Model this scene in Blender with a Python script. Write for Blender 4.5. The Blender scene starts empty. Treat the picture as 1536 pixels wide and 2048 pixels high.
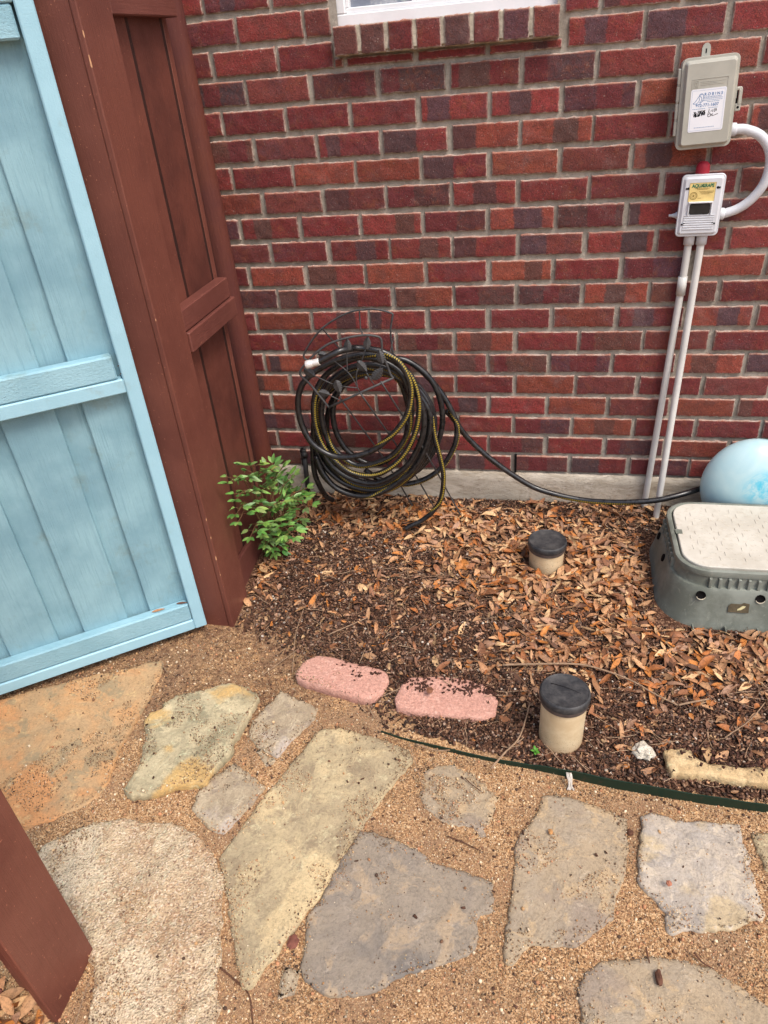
import bpy, bmesh, math, random
import numpy as np
from mathutils import Vector, Matrix, noise, geometry

random.seed(7); rng = np.random.default_rng(7)
C = bpy.context.scene.collection
SC = bpy.context.scene

# ------------------------------------------------------------------ camera
F_PX = 1443.63
RX, ROLL, YAW = 1.00021569, -0.0922563862, 0.250643484
CAM = np.array([1.00165301, -2.37188652, 1.56652387])
cam_d = bpy.data.cameras.new('camera'); cam = bpy.data.objects.new('camera', cam_d); C.objects.link(cam)
MROT = Matrix.Rotation(YAW, 3, 'Z') @ Matrix.Rotation(RX, 3, 'X') @ Matrix.Rotation(ROLL, 3, 'Z')
cam.matrix_world = Matrix.Translation(CAM.tolist()) @ MROT.to_4x4()
cam_d.sensor_fit = 'VERTICAL'; cam_d.sensor_height = 36.0; cam_d.lens = 36.0 * F_PX / 2048.0
cam_d.clip_start = 0.05; cam_d.clip_end = 300
SC.camera = cam
RN = np.array(MROT)

# ------------------------------------------------------------------ light
W = bpy.data.worlds.new('World'); SC.world = W; W.use_nodes = True
wn = W.node_tree; bgn = wn.nodes['Background']
sky = wn.nodes.new('ShaderNodeTexSky'); sky.sky_type = 'NISHITA'; sky.sun_disc = False
SUN_EL, SUN_AZ = math.radians(58), math.radians(128)     # azimuth clockwise from +y
sky.sun_elevation = SUN_EL; sky.sun_rotation = SUN_AZ
sky.air_density = 1.0; sky.dust_density = 4.0; sky.ozone_density = 0.6
wn.links.new(sky.outputs[0], bgn.inputs[0]); bgn.inputs[1].default_value = 0.15
sl = bpy.data.lights.new('sun', 'SUN'); sl.energy = 1.5; sl.angle = math.radians(20); sl.color = (1.0, 0.965, 0.92)
so = bpy.data.objects.new('sun', sl); C.objects.link(so)
sdir = Vector((math.sin(SUN_AZ) * math.cos(SUN_EL), math.cos(SUN_AZ) * math.cos(SUN_EL), math.sin(SUN_EL)))
so.rotation_euler = sdir.to_track_quat('Z', 'Y').to_euler()
SC.view_settings.view_transform = 'Standard'; SC.view_settings.look = 'None'
SC.view_settings.exposure = 0.58; SC.view_settings.gamma = 1.0

# ------------------------------------------------------------------ measuring helpers: photo measurements -> metres
def ray(x, y): return RN @ np.array([(x - 768) / F_PX, -(y - 1024) / F_PX, -1.0])
def on(axis, val, x, y):
    d = ray(x, y); t = (val - CAM[axis]) / d[axis]; return CAM + t * d
def G(x, y, z=0.0): return on(2, z, x, y)
def Y(x, y, Yv): return on(1, Yv, x, y)

# ------------------------------------------------------------------ object helpers
ORG = {}
def tag(o, label=None, cat=None, group=None, kind=None):
    if label: o['label'] = label
    if cat: o['category'] = cat
    if group: o['group'] = group
    if kind: o['kind'] = kind
    return o
def empty(name, loc, label, cat, group=None):
    o = bpy.data.objects.new(name, None); C.objects.link(o); o.location = [float(v) for v in loc]
    o.empty_display_size = 0.05
    ORG[o.name] = np.array(loc, float); tag(o, label, cat, group); return o
def link(name, me, m, parent=None, origin=None):
    o = bpy.data.objects.new(name, me); C.objects.link(o)
    for mm in (m if isinstance(m, (list, tuple)) else [m]): me.materials.append(mm)
    if parent is not None:
        o.parent = parent; ORG[o.name] = ORG[parent.name]
    else:
        org = np.array(origin if origin is not None else (0, 0, 0), float)
        o.location = org.tolist(); ORG[o.name] = org
    return o
def shift_mesh(me, org):
    n = len(me.vertices); a = np.empty(n * 3, np.float32); me.vertices.foreach_get('co', a)
    a = a.reshape(-1, 3) - np.asarray(org, np.float32); me.vertices.foreach_set('co', a.ravel()); me.update()
def obj(name, bm, m, parent=None, origin=None, smooth=False):
    me = bpy.data.meshes.new(name); bm.to_mesh(me); bm.free()
    org = ORG[parent.name] if parent is not None else (origin if origin is not None else (0, 0, 0))
    shift_mesh(me, org)
    if smooth:
        for p in me.polygons: p.use_smooth = True
    return link(name, me, m, parent, origin)
def fast(name, V, F, m, parent=None, origin=None, col=None, smooth=False, attrs=None):
    """V (n,3) array, F (k,3|4) array; col (n,3) vertex colours"""
    me = bpy.data.meshes.new(name); V = np.asarray(V, np.float32)
    org = ORG[parent.name] if parent is not None else (origin if origin is not None else (0, 0, 0))
    V = V - np.asarray(org, np.float32)
    F = np.asarray(F, np.int32); k = F.shape[1]
    me.vertices.add(len(V)); me.vertices.foreach_set('co', V.ravel())
    me.loops.add(F.size); me.loops.foreach_set('vertex_index', F.ravel())
    me.polygons.add(len(F)); me.polygons.foreach_set('loop_start', np.arange(0, F.size, k, dtype=np.int32))
    me.polygons.foreach_set('loop_total', np.full(len(F), k, np.int32))
    if smooth: me.polygons.foreach_set('use_smooth', np.ones(len(F), bool))
    me.update(calc_edges=True)
    if col is not None:
        a = me.color_attributes.new('Col', 'FLOAT_COLOR', 'POINT')
        c4 = np.ones((len(V), 4), np.float32); c4[:, :3] = col; a.data.foreach_set('color', c4.ravel())
    for an, av in (attrs or {}).items():
        av = np.asarray(av, np.float32)
        if av.ndim == 1:
            a = me.attributes.new(an, 'FLOAT', 'POINT'); a.data.foreach_set('value', av)
        else:
            a = me.attributes.new(an, 'FLOAT_VECTOR', 'POINT'); a.data.foreach_set('vector', av.ravel())
    return link(name, me, m, parent, origin)

def add_box(bm, x0, x1, y0, y1, z0, z1, bev=0.0, M=None, seg=1):
    b2 = bmesh.new()
    vs = [b2.verts.new((x, y, z)) for x in (x0, x1) for y in (y0, y1) for z in (z0, z1)]
    for f in ((0, 1, 3, 2), (4, 6, 7, 5), (0, 4, 5, 1), (2, 3, 7, 6), (0, 2, 6, 4), (1, 5, 7, 3)):
        b2.faces.new([vs[i] for i in f])
    if bev > 0: bmesh.ops.bevel(b2, geom=b2.edges[:], offset=bev, segments=seg, affect='EDGES', profile=0.5)
    bmesh.ops.recalc_face_normals(b2, faces=b2.faces[:])
    merge(bm, b2, M)
def merge(bm, b2, M=None):
    mp = {}
    for v in b2.verts: mp[v] = bm.verts.new((M @ v.co) if M is not None else v.co)
    for f in b2.faces:
        try: nf = bm.faces.new([mp[v] for v in f.verts]); nf.smooth = f.smooth
        except ValueError: pass
    b2.free()
def box_obj(name, x0, x1, y0, y1, z0, z1, m, parent=None, bev=0.002, M=None, seg=1, origin=None):
    bm = bmesh.new(); add_box(bm, x0, x1, y0, y1, z0, z1, bev, M, seg); return obj(name, bm, m, parent, origin)

def catmull(P, n=8, closed=False):
    P = [np.array(p, float) for p in P]; out = []
    N = len(P); rngi = range(N if closed else N - 1)
    for i in rngi:
        p0 = P[(i - 1) % N] if closed or i > 0 else 2 * P[0] - P[1]
        p1 = P[i]; p2 = P[(i + 1) % N]
        p3 = P[(i + 2) % N] if closed or i + 2 < N else 2 * P[-1] - P[-2]
        for k in range(n):
            t = k / n
            out.append(0.5 * ((2 * p1) + (-p0 + p2) * t + (2 * p0 - 5 * p1 + 4 * p2 - p3) * t * t + (-p0 + 3 * p1 - 3 * p2 + p3) * t ** 3))
    if not closed: out.append(P[-1])
    return np.array(out)
def tube_arrays(P, r, seg=10, twist=0.0, closed=False, cap=True):
    P = np.asarray(P, float); n = len(P); r = np.broadcast_to(np.asarray(r, float), (n,))
    T = np.gradient(P, axis=0)
    if closed: T = np.roll(P, -1, 0) - np.roll(P, 1, 0)
    T /= np.linalg.norm(T, axis=1)[:, None] + 1e-12
    up = np.array([0, 0, 1.0]) if abs(T[0][2]) < 0.9 else np.array([0, 1.0, 0])
    N = np.cross(T[0], up); N /= np.linalg.norm(N)
    L = 0; V = []; A = []; S = []
    for i in range(n):
        if i:
            N = N - T[i] * (N @ T[i]); N /= np.linalg.norm(N); L += np.linalg.norm(P[i] - P[i - 1])
        B = np.cross(T[i], N)
        for k in range(seg):
            a = 2 * math.pi * k / seg + twist * L
            V.append(P[i] + r[i] * (math.cos(a) * N + math.sin(a) * B)); A.append(k / seg); S.append(L)
    F = []
    m = n if closed else n - 1
    for i in range(m):
        j = (i + 1) % n
        for k in range(seg):
            l = (k + 1) % seg
            F.append((i * seg + k, i * seg + l, j * seg + l, j * seg + k))
    if cap and not closed:
        c0 = len(V); V.append(P[0]); A.append(0.5); S.append(0); V.append(P[-1]); A.append(0.5); S.append(L)
        for k in range(seg):
            l = (k + 1) % seg
            F.append((c0, l, k, k)); e = (n - 1) * seg; F.append((c0 + 1, e + k, e + l, e + l))
    return np.array(V), F, np.array(A), np.array(S)
def add_tube(bm, P, r, seg=8, closed=False):
    V, F, _, _ = tube_arrays(P, r, seg, closed=closed)
    vs = [bm.verts.new(v.tolist()) for v in V]
    for f in F:
        ids = list(dict.fromkeys(f))
        try: nf = bm.faces.new([vs[i] for i in ids]); nf.smooth = True
        except ValueError: pass
def tube_obj(name, P, r, m, parent=None, seg=10, origin=None):
    bm = bmesh.new(); add_tube(bm, P, r, seg); return obj(name, bm, m, parent, origin)
def add_lathe(bm, prof, c, ax=None, seg=32, M=None):
    """prof: (radius, height) list; centre c"""
    rings = []
    for (r, h) in prof:
        if r < 1e-6: rings.append([bm.verts.new(tv((0, 0, h), c, M))])
        else: rings.append([bm.verts.new(tv((r * math.cos(2 * math.pi * k / seg), r * math.sin(2 * math.pi * k / seg), h), c, M)) for k in range(seg)])
    for a, b in zip(rings, rings[1:]):
        for k in range(seg):
            l = (k + 1) % seg
            if len(a) == 1 and len(b) == 1: continue
            if len(a) == 1: f = bm.faces.new((a[0], b[l], b[k]))
            elif len(b) == 1: f = bm.faces.new((a[k], a[l], b[0]))
            else: f = bm.faces.new((a[k], a[l], b[l], b[k]))
            f.smooth = True
def tv(p, c, M):
    v = Vector(p)
    if M is not None: v = M @ v
    return v + Vector([float(q) for q in c])

# ------------------------------------------------------------------ material helpers
def lin(r, g, b):
    f = lambda c: (c / 255 / 12.92) if c / 255 <= 0.04045 else ((c / 255 + 0.055) / 1.055) ** 2.4
    return (f(r), f(g), f(b), 1)
class NT:
    def __init__(s, name):
        s.m = bpy.data.materials.new(name); s.m.use_nodes = True; s.t = s.m.node_tree
        s.b = s.t.nodes['Principled BSDF']; s.out = s.t.nodes['Material Output']
    def n(s, typ, **k):
        nd = s.t.nodes.new(typ)
        for a, v in k.items(): setattr(nd, a, v)
        return nd
    def l(s, a, b): s.t.links.new(a, b)
    def tc(s, kind='Object', scale=(1, 1, 1), rot=(0, 0, 0), loc=(0, 0, 0)):
        c = s.n('ShaderNodeTexCoord'); m = s.n('ShaderNodeMapping')
        m.inputs['Scale'].default_value = scale; m.inputs['Rotation'].default_value = rot; m.inputs['Location'].default_value = loc
        s.l(c.outputs[kind], m.inputs[0]); return m.outputs[0]
    def noise(s, v, scale, detail=4, rough=0.6, dist=0.0):
        nd = s.n('ShaderNodeTexNoise'); nd.inputs['Scale'].default_value = scale; nd.inputs['Detail'].default_value = detail
        nd.inputs['Roughness'].default_value = rough; nd.inputs['Distortion'].default_value = dist
        if v is not None: s.l(v, nd.inputs['Vector'])
        return nd.outputs['Fac']
    def vor(s, v, scale, feature='F1', out='Distance', rnd=1.0):
        nd = s.n('ShaderNodeTexVoronoi'); nd.feature = feature; nd.inputs['Scale'].default_value = scale; nd.inputs['Randomness'].default_value = rnd
        if v is not None: s.l(v, nd.inputs['Vector'])
        return nd.outputs[out]
    def ramp(s, f, stops, interp='LINEAR'):
        nd = s.n('ShaderNodeValToRGB'); cr = nd.color_ramp; cr.interpolation = interp
        while len(cr.elements) < len(stops): cr.elements.new(0.5)
        for e, (p, c) in zip(cr.elements, stops):
            e.position = p; e.color = c if len(c) == 4 else (*c, 1)
        s.l(f, nd.inputs[0]); return nd.outputs[0]
    def mr(s, f, a, b, c=0.0, d=1.0, smooth=True):
        nd = s.n('ShaderNodeMapRange'); nd.interpolation_type = 'SMOOTHSTEP' if smooth else 'LINEAR'
        for i, v in zip((1, 2, 3, 4), (a, b, c, d)): nd.inputs[i].default_value = v
        s.l(f, nd.inputs[0]); return nd.outputs[0]
    def mix(s, f, a, b, mode='MIX'):
        nd = s.n('ShaderNodeMix'); nd.data_type = 'RGBA'; nd.blend_type = mode
        for v, i in ((f, 0), (a, 6), (b, 7)):
            if isinstance(v, (int, float)): nd.inputs[i].default_value = v
            elif isinstance(v, tuple): nd.inputs[i].default_value = v if len(v) == 4 else (*v, 1)
            else: s.l(v, nd.inputs[i])
        return nd.outputs[2]
    def math(s, op, a, b=0.0):
        nd = s.n('ShaderNodeMath', operation=op)
        for v, i in ((a, 0), (b, 1)):
            if isinstance(v, (int, float)): nd.inputs[i].default_value = v
            else: s.l(v, nd.inputs[i])
        return nd.outputs[0]
    def attr(s, name, out='Color'):
        nd = s.n('ShaderNodeAttribute'); nd.attribute_name = name; return nd.outputs[out]
    def fin(s, col=None, rough=0.7, spec=0.3, bumps=(), metal=0.0, **k):
        if col is not None:
            if isinstance(col, tuple): s.b.inputs['Base Color'].default_value = col if len(col) == 4 else (*col, 1)
            else: s.l(col, s.b.inputs['Base Color'])
        if isinstance(rough, (int, float)): s.b.inputs['Roughness'].default_value = rough
        else: s.l(rough, s.b.inputs['Roughness'])
        s.b.inputs['Specular IOR Level'].default_value = spec; s.b.inputs['Metallic'].default_value = metal
        prev = None
        for h, st, d in bumps:
            bn = s.n('ShaderNodeBump'); bn.inputs['Strength'].default_value = st; bn.inputs['Distance'].default_value = d
            s.l(h, bn.inputs['Height'])
            if prev is not None: s.l(prev, bn.inputs['Normal'])
            prev = bn.outputs[0]
        if prev is not None: s.l(prev, s.b.inputs['Normal'])
        for kk, v in k.items(): s.b.inputs[kk].default_value = v
        return s.m

def paint_wood(name, col, dark, rot=(0, 0, 0), grain=(30, 30, 1.2), rough=0.5, dirt=(0.2, 0.12, 0.06), dirt_amt=0.0, spec=0.35, chips=None, bump=0.35):
    t = NT(name); v = t.tc(scale=grain, rot=rot); v1 = t.tc(rot=rot)
    g = t.noise(v, 6.0, 5, 0.65, 0.4); b = t.noise(v1, 5.0, 5, 0.6); fine = t.noise(v1, 320.0, 2, 0.5)
    c = t.mix(t.mr(b, 0.35, 0.7), col, dark)
    c = t.mix(t.mr(g, 0.50, 0.70, 0, 0.6), c, dark); kn = t.vor(t.tc(scale=(5, 5, 2.2), rot=rot), 1.0); c = t.mix(t.mr(kn, 0.10, 0.03, 0, 0.45), c, tuple(x * .75 for x in dark[:3])); ring = t.math('SINE', t.math('MULTIPLY', kn, 130.0)); ringm = t.math('MULTIPLY', ring, t.mr(kn, 0.24, 0.06))
    sp = t.noise(v1, 190.0, 2, 0.5)
    if dirt_amt:
        d2 = t.noise(v1, 9.0, 6, 0.7)
        c = t.mix(t.math('MULTIPLY', t.mr(d2, 0.56, 0.72), dirt_amt), c, dirt)
    if chips: c = t.mix(t.mr(sp, 0.70, 0.74, 0, 0.8), c, chips)
    return t.fin(c, t.mr(b, 0.3, 0.7, rough - 0.08, rough + 0.12), spec, [(g, min(1, bump * 1.8), 0.003), (ringm, 0.12, 0.002), (fine, 0.4, 0.0014)])
def plain(name, col, rough=0.5, spec=0.4, var=0.15, scale=12, bump=0.1, metal=0.0, fine=200):
    t = NT(name); v = t.tc(); b = t.noise(v, scale, 5, 0.65); f = t.noise(v, fine, 2)
    dk = tuple(c * (1 - var) for c in col[:3]) + (1,)
    lt = tuple(min(1, c * (1 + var)) for c in col[:3]) + (1,)
    return t.fin(t.mix(t.mr(b, 0.3, 0.7), dk, lt), rough, spec, [(f, bump, 0.001)], metal)

M = {}
GATE_ROT = (0, 0, math.atan2(-0.592, -0.806))
M['blue_v'] = paint_wood('blue painted pickets', lin(146, 184, 194), lin(122, 160, 173), grain=(34, 34, 1.3), dirt=lin(120, 130, 115), dirt_amt=0.35, bump=0.5)
M['blue_h'] = paint_wood('blue painted rail', lin(154, 194, 206), lin(134, 175, 188), rot=(0, 0, -GATE_ROT[2]), grain=(1.5, 34, 34), dirt=lin(112, 126, 110), dirt_amt=0.4, bump=0.5)
M['blue_m'] = paint_wood('blue painted frame', lin(160, 201, 215), lin(150, 192, 206), grain=(3, 3, 3), bump=0.08, dirt=lin(140, 130, 100), dirt_amt=0.25, rough=0.42)
M['brown'] = paint_wood('brown painted wood', lin(118, 70, 58), lin(102, 57, 47), grain=(40, 40, 1.4), chips=lin(180, 120, 95), bump=0.25, rough=0.45)
M['brown_h'] = paint_wood('brown painted rail', lin(112, 66, 57), lin(98, 54, 46), grain=(40, 1.4, 40), chips=lin(180, 130, 105), bump=0.3)
M['brown_rough'] = paint_wood('rough brown pickets', lin(110, 62, 51), lin(84, 44, 36), grain=(50, 50, 2.5), chips=lin(150, 95, 75), bump=0.8, rough=0.5)
M['post_pole'] = paint_wood('brown painted pole', lin(106, 58, 46), lin(92, 48, 44), grain=(70, 70, 1.0), chips=lin(150, 105, 90), bump=0.5)
M['black_gap'] = plain('dark void', (0.006, 0.005, 0.005), 0.9, 0.1)
M['concrete'] = None

def stile_mat():
    m = paint_wood('brown painted stile', lin(118, 70, 58), lin(102, 57, 47), grain=(40, 40, 1.4), chips=lin(180, 120, 95), bump=0.3, rough=0.45)
    nt = m.node_tree; b = nt.nodes['Principled BSDF']; src = b.inputs['Base Color'].links[0].from_socket
    tcn = nt.nodes.new('ShaderNodeTexCoord'); sx = nt.nodes.new('ShaderNodeSeparateXYZ'); nt.links.new(tcn.outputs['Object'], sx.inputs[0])
    def mt(op, a, b_):
        n_ = nt.nodes.new('ShaderNodeMath'); n_.operation = op
        for v_, i_ in ((a, 0), (b_, 1)):
            if isinstance(v_, float): n_.inputs[i_].default_value = v_
            else: nt.links.new(v_, n_.inputs[i_])
        return n_.outputs[0]
    dx = mt('SUBTRACT', sx.outputs[0], .038); dy = mt('ADD', sx.outputs[1], .078)
    d2 = mt('SQRT', mt('ADD', mt('MULTIPLY', dx, dx), mt('MULTIPLY', dy, dy)), 0.0)
    nz_ = nt.nodes.new('ShaderNodeTexNoise'); nz_.inputs['Scale'].default_value = 23; nz_.inputs['Detail'].default_value = 5; nt.links.new(tcn.outputs['Object'], nz_.inputs['Vector'])
    th = mt('MULTIPLY', mt('SUBTRACT', nz_.outputs['Fac'], .545), .022)
    k = mt('LESS_THAN', d2, th); mx = nt.nodes.new('ShaderNodeMix'); mx.data_type = 'RGBA'; nt.links.new(k, mx.inputs[0]); nt.links.new(src, mx.inputs[6]); mx.inputs[7].default_value = lin(196, 150, 112); nt.links.new(mx.outputs[2], b.inputs['Base Color'])
    return m
M['stile'] = stile_mat()
# bricks
def brick_mat():
    t = NT('flashed clay brick'); v = t.tc()
    cA = t.attr('ca'); cB = t.attr('cb'); bp = t.attr('bp', 'Vector'); zn = t.attr('zn', 'Vector')
    s1 = t.n('ShaderNodeSeparateXYZ'); t.l(bp, s1.inputs[0]); s2 = t.n('ShaderNodeSeparateXYZ'); t.l(zn, s2.inputs[0])
    wob = t.noise(v, 60.0, 3, 0.6); wv = t.math('MULTIPLY', t.math('SUBTRACT', wob, 0.5), 0.10)
    u = t.math('ADD', s1.outputs[0], wv)
    m0 = t.mr(t.math('SUBTRACT', u, s2.outputs[0]), -0.015, 0.02); m1 = t.mr(t.math('SUBTRACT', s2.outputs[1], u), -0.02, 0.015)
    zone = t.math('MULTIPLY', t.math('MULTIPLY', m0, m1), s2.outputs[2])
    n1 = t.noise(v, 14.0, 6, 0.65); n2 = t.noise(v, 95.0, 5, 0.7); n3 = t.noise(v, 420.0, 3, 0.6)
    c = t.mix(t.mr(n1, 0.4, 0.72, 0, 0.55), cA, cB)
    c = t.mix(zone, c, cB)
    c = t.mix(t.mr(n2, 0.38, 0.75, 0, 0.45), c, (0.20, 0.05, 0.035)); c = t.mix(t.mr(t.noise(v, 26.0, 5, 0.7, 0.8), 0.5, 0.7, 0, 0.4), c, (0.30, 0.09, 0.035))
    c = t.mix(t.math('MULTIPLY', zone, 0.6), c, cB)
    c = t.mix(t.mr(n3, 0.34, 0.58, 0.7, 0), c, (0.03, 0.012, 0.012)); pz = t.noise(t.tc(scale=(1, 1, 2.6)), 48.0, 6, 0.75); c = t.mix(t.mr(pz, 0.40, 0.28, 0, 0.75), c, (0.045, 0.02, 0.018))
    # small pale flecks, mortar smears and painted-in edge light near the arrises
    fl = t.noise(v, 240.0, 1, 0.5); c = t.mix(t.mr(fl, 0.72, 0.76, 0, 0.6), c, (0.42, 0.33, 0.28))
    sm = t.noise(v, 30.0, 6, 0.75); c = t.mix(t.mr(sm, 0.66, 0.78, 0, 0.5), c, (0.36, 0.27, 0.23))
    e = s1.outputs[2]; en = t.math('ADD', e, t.math('MULTIPLY', t.math('SUBTRACT', n2, 0.5), 0.008))
    vtop = t.math('MULTIPLY', t.mr(s1.outputs[1], 0.90, 0.985), t.mr(n1, 0.35, 0.55, 0.25, 0.9)); c = t.mix(vtop, c, (0.42, 0.17, 0.11))  # salmon top edge: light on the upper lip painted in, along with smeared mortar
    c = t.mix(t.math('MULTIPLY', t.mr(en, 0.0040, 0.0002, 0, 0.95), t.mr(t.noise(v, 17.0, 6, 0.8), 0.38, 0.62, 0.15, 1.0)), c, (0.50, 0.40, 0.33))
    blot = t.noise(v, 4.5, 6, 0.7); c = t.mix(t.mr(blot, 0.56, 0.72, 0, 0.28), c, (0.30, 0.22, 0.20))
    return t.fin(c, t.mr(n2, 0.3, 0.7, 0.6, 0.85), 0.35, [(n1, 0.4, 0.005), (n2, 0.7, 0.004), (n3, 0.8, 0.0018)])
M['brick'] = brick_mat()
def mortar_mat():
    t = NT('mortar'); v = t.tc(); a = t.noise(v, 18, 5, 0.7); b = t.noise(v, 260, 4, 0.7); w = t.noise(v, 40, 5, 0.7)
    c = t.mix(t.mr(a, 0.3, 0.7), lin(140, 133, 122), lin(176, 169, 156)); c = t.mix(t.mr(w, 0.54, 0.70, 0, 0.75), c, lin(204, 194, 176))
    c = t.mix(t.mr(b, 0.25, 0.5, 0.5, 0), c, lin(90, 80, 66))
    return t.fin(c, 0.9, 0.2, [(a, 0.3, 0.004), (b, 0.7, 0.002)])
M['mortar'] = mortar_mat()
def concrete_mat():
    t = NT('weathered concrete'); v = t.tc(scale=(1, 1, 3)); v1 = t.tc(); a = t.noise(v, 7, 7, 0.7, 1.0); b = t.noise(v1, 150, 5, 0.7)
    k = t.vor(t.tc(scale=(1, 1, 4)), 22, 'DISTANCE_TO_EDGE'); st = t.noise(v, 22, 6, 0.75, 2.0)
    c = t.mix(t.mr(a, 0.3, 0.7), lin(158, 146, 128), lin(196, 186, 170)); c = t.mix(t.mr(st, 0.55, 0.62, 0, 0.45), c, lin(112, 98, 84))
    return t.fin(c, 0.9, 0.2, [(st, 0.6, 0.006), (b, 0.5, 0.002)])
M['concrete'] = concrete_mat()

def ground_mat():
    t = NT('gravel and soil'); v = t.tc(); bed = t.attr('bed', 'Fac'); dust = t.noise(v, 6, 5, 0.65)
    # crushed granite
    cell = t.vor(v, 330.0, out='Color'); ce = t.vor(v, 330.0)
    sp = t.n('ShaderNodeSeparateColor'); t.l(cell, sp.inputs[0])
    g = t.ramp(sp.outputs[0], [(0.0, lin(104, 76, 54)), (0.25, lin(148, 112, 78)), (0.5, lin(176, 136, 96)), (0.75, lin(194, 156, 114)), (1.0, lin(216, 182, 142))])
    g = t.mix(t.mr(dust, 0.42, 0.66, 0, 0.8), g, lin(146, 116, 90))
    # soil
    c2 = t.vor(v, 210.0, out='Color'); s2 = t.n('ShaderNodeSeparateColor'); t.l(c2, s2.inputs[0]); e2 = t.vor(v, 210.0)
    so_ = t.ramp(s2.outputs[0], [(0, lin(58, 38, 28)), (0.4, lin(84, 58, 44)), (0.75, lin(112, 80, 62)), (1, lin(150, 118, 92))])
    bm_ = t.math('ADD', bed, t.math('MULTIPLY', t.math('SUBTRACT', t.noise(v, 40, 4, 0.7), 0.5), 0.7))
    k = t.mr(bm_, 0.35, 0.65)
    c = t.mix(k, g, so_)
    h = t.math('SUBTRACT', 1.0, ce)
    return t.fin(c, 0.92, 0.15, [(h, 0.6, 0.003), (t.math('SUBTRACT', 1.0, e2), 0.4, 0.003)])
M['ground'] = ground_mat()
def vcol_mat(name, rough=0.8, spec=0.2, bump=0.0, bs=120, sss=0.0, trans=0.0):
    t = NT(name); v = t.tc(); c = t.attr('Col'); n = t.noise(v, bs, 5, 0.75)
    c2 = t.mix(t.mr(n, 0.42, 0.66, 0.0, 0.5), c, (0.02, 0.012, 0.008)) if bump else c
    return t.fin(c2, rough, spec, [(n, bump, 0.0015)] if bump else ())
M['leaf'] = vcol_mat('dry leaves', 0.62, 0.35, 0.35, 140)
M['chip'] = vcol_mat('mulch', 0.85, 0.2, 0.4, 300)
M['grain'] = vcol_mat('grains', 0.8, 0.25)
M['twig'] = vcol_mat('twigs', 0.8, 0.2, 0.4, 400)

def stone_mat(name, a, b, c3, d, scale=7.0, speck=0.0, gloss=0.7):
    t = NT(name); v = t.tc(); n1 = t.noise(v, scale, 8, 0.62, 0.8); n2 = t.noise(v, scale * 2.6, 8, 0.68, 0.5); n3 = t.noise(v, 150, 6, 0.75)
    n4 = t.noise(v, scale * 0.6, 4, 0.5, 0.5)
    c = t.mix(t.mr(n1, 0.42, 0.58), a, b); c = t.mix(t.mr(n2, 0.52, 0.60, 0, 0.85), c, c3); c = t.mix(t.mr(n4, 0.52, 0.60, 0, 0.85), c, d)
    n5 = t.noise(v, scale * 5, 9, 0.75, 0.3); lt = tuple(min(0.75, x * 1.45 + 0.03) for x in b[:3]); c = t.mix(t.mr(n5, 0.55, 0.66, 0, 0.55), c, lt); c = t.mix(t.mr(n5, 0.46, 0.36, 0, 0.4), c, tuple(x * 0.66 for x in a[:3]))
    vein = t.math('ABSOLUTE', t.math('SUBTRACT', n2, 0.5)); c = t.mix(t.mr(vein, 0.0, 0.012, 0.28, 0), c, tuple(x * 0.45 for x in a[:3]))
    c = t.mix(t.mr(n3, 0.34, 0.56, 0.42, 0), c, tuple(x * 0.45 for x in a[:3]))
    if speck:
        vc = t.vor(v, 260.0, out='Color'); s = t.n('ShaderNodeSeparateColor'); t.l(vc, s.inputs[0])
        c = t.mix(t.mr(s.outputs[0], 0.7, 0.9, 0, speck), c, lin(236, 214, 186)); c = t.mix(t.mr(s.outputs[1], 0.92, 0.94, 0, speck), c, lin(116, 86, 70))
        c = t.mix(t.mr(s.outputs[2], 0.88, 0.92, 0, speck), c, lin(160, 122, 96))
    terr = t.ramp(n2, [(0.3, (0, 0, 0)), (0.42, (0.3, 0.3, 0.3)), (0.5, (0.35, 0.35, 0.35)), (0.53, (0.7, 0.7, 0.7)), (0.7, (1, 1, 1))])
    pit = t.vor(v, 220.0)
    bl = [(n1, 0.6, 0.014), (terr, 0.45, 0.004), (n3, 0.8, 0.003)]
    if speck: bl.append((pit, 0.9, 0.004))
    return t.fin(c, gloss, 0.25, bl)

# ------------------------------------------------------------------ ground height
def edge_y(x):
    return np.interp(x, [-3, -0.1, 0.05, 0.3, 0.62, 0.75, 1.1, 1.6, 3.5], [-0.74, -0.74, -0.74, -0.86, -1.07, -1.11, -1.175, -1.195, -1.25])
def fbm(x, y, s, seed=0.0): return noise.fractal(Vector((x * s + seed, y * s - seed, seed)), 1.0, 2.0, 4)
def gz(x, y, n=True):
    ye = edge_y(x); t = min(1.0, max(0.0, (y - ye) / (abs(ye) - 0.02)))
    z = 0.085 * t ** 0.8 if y > ye else 0.0
    if n: z += 0.004 * fbm(x, y, 4.0, 3.1) + 0.0015 * fbm(x, y, 25.0, 9.0)
    return float(z)
def in_poly(px, py, P):
    c = False; n = len(P); j = n - 1
    for i in range(n):
        if (P[i][1] > py) != (P[j][1] > py) and px < (P[j][0] - P[i][0]) * (py - P[i][1]) / (P[j][1] - P[i][1]) + P[i][0]: c = not c
        j = i
    return c

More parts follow.
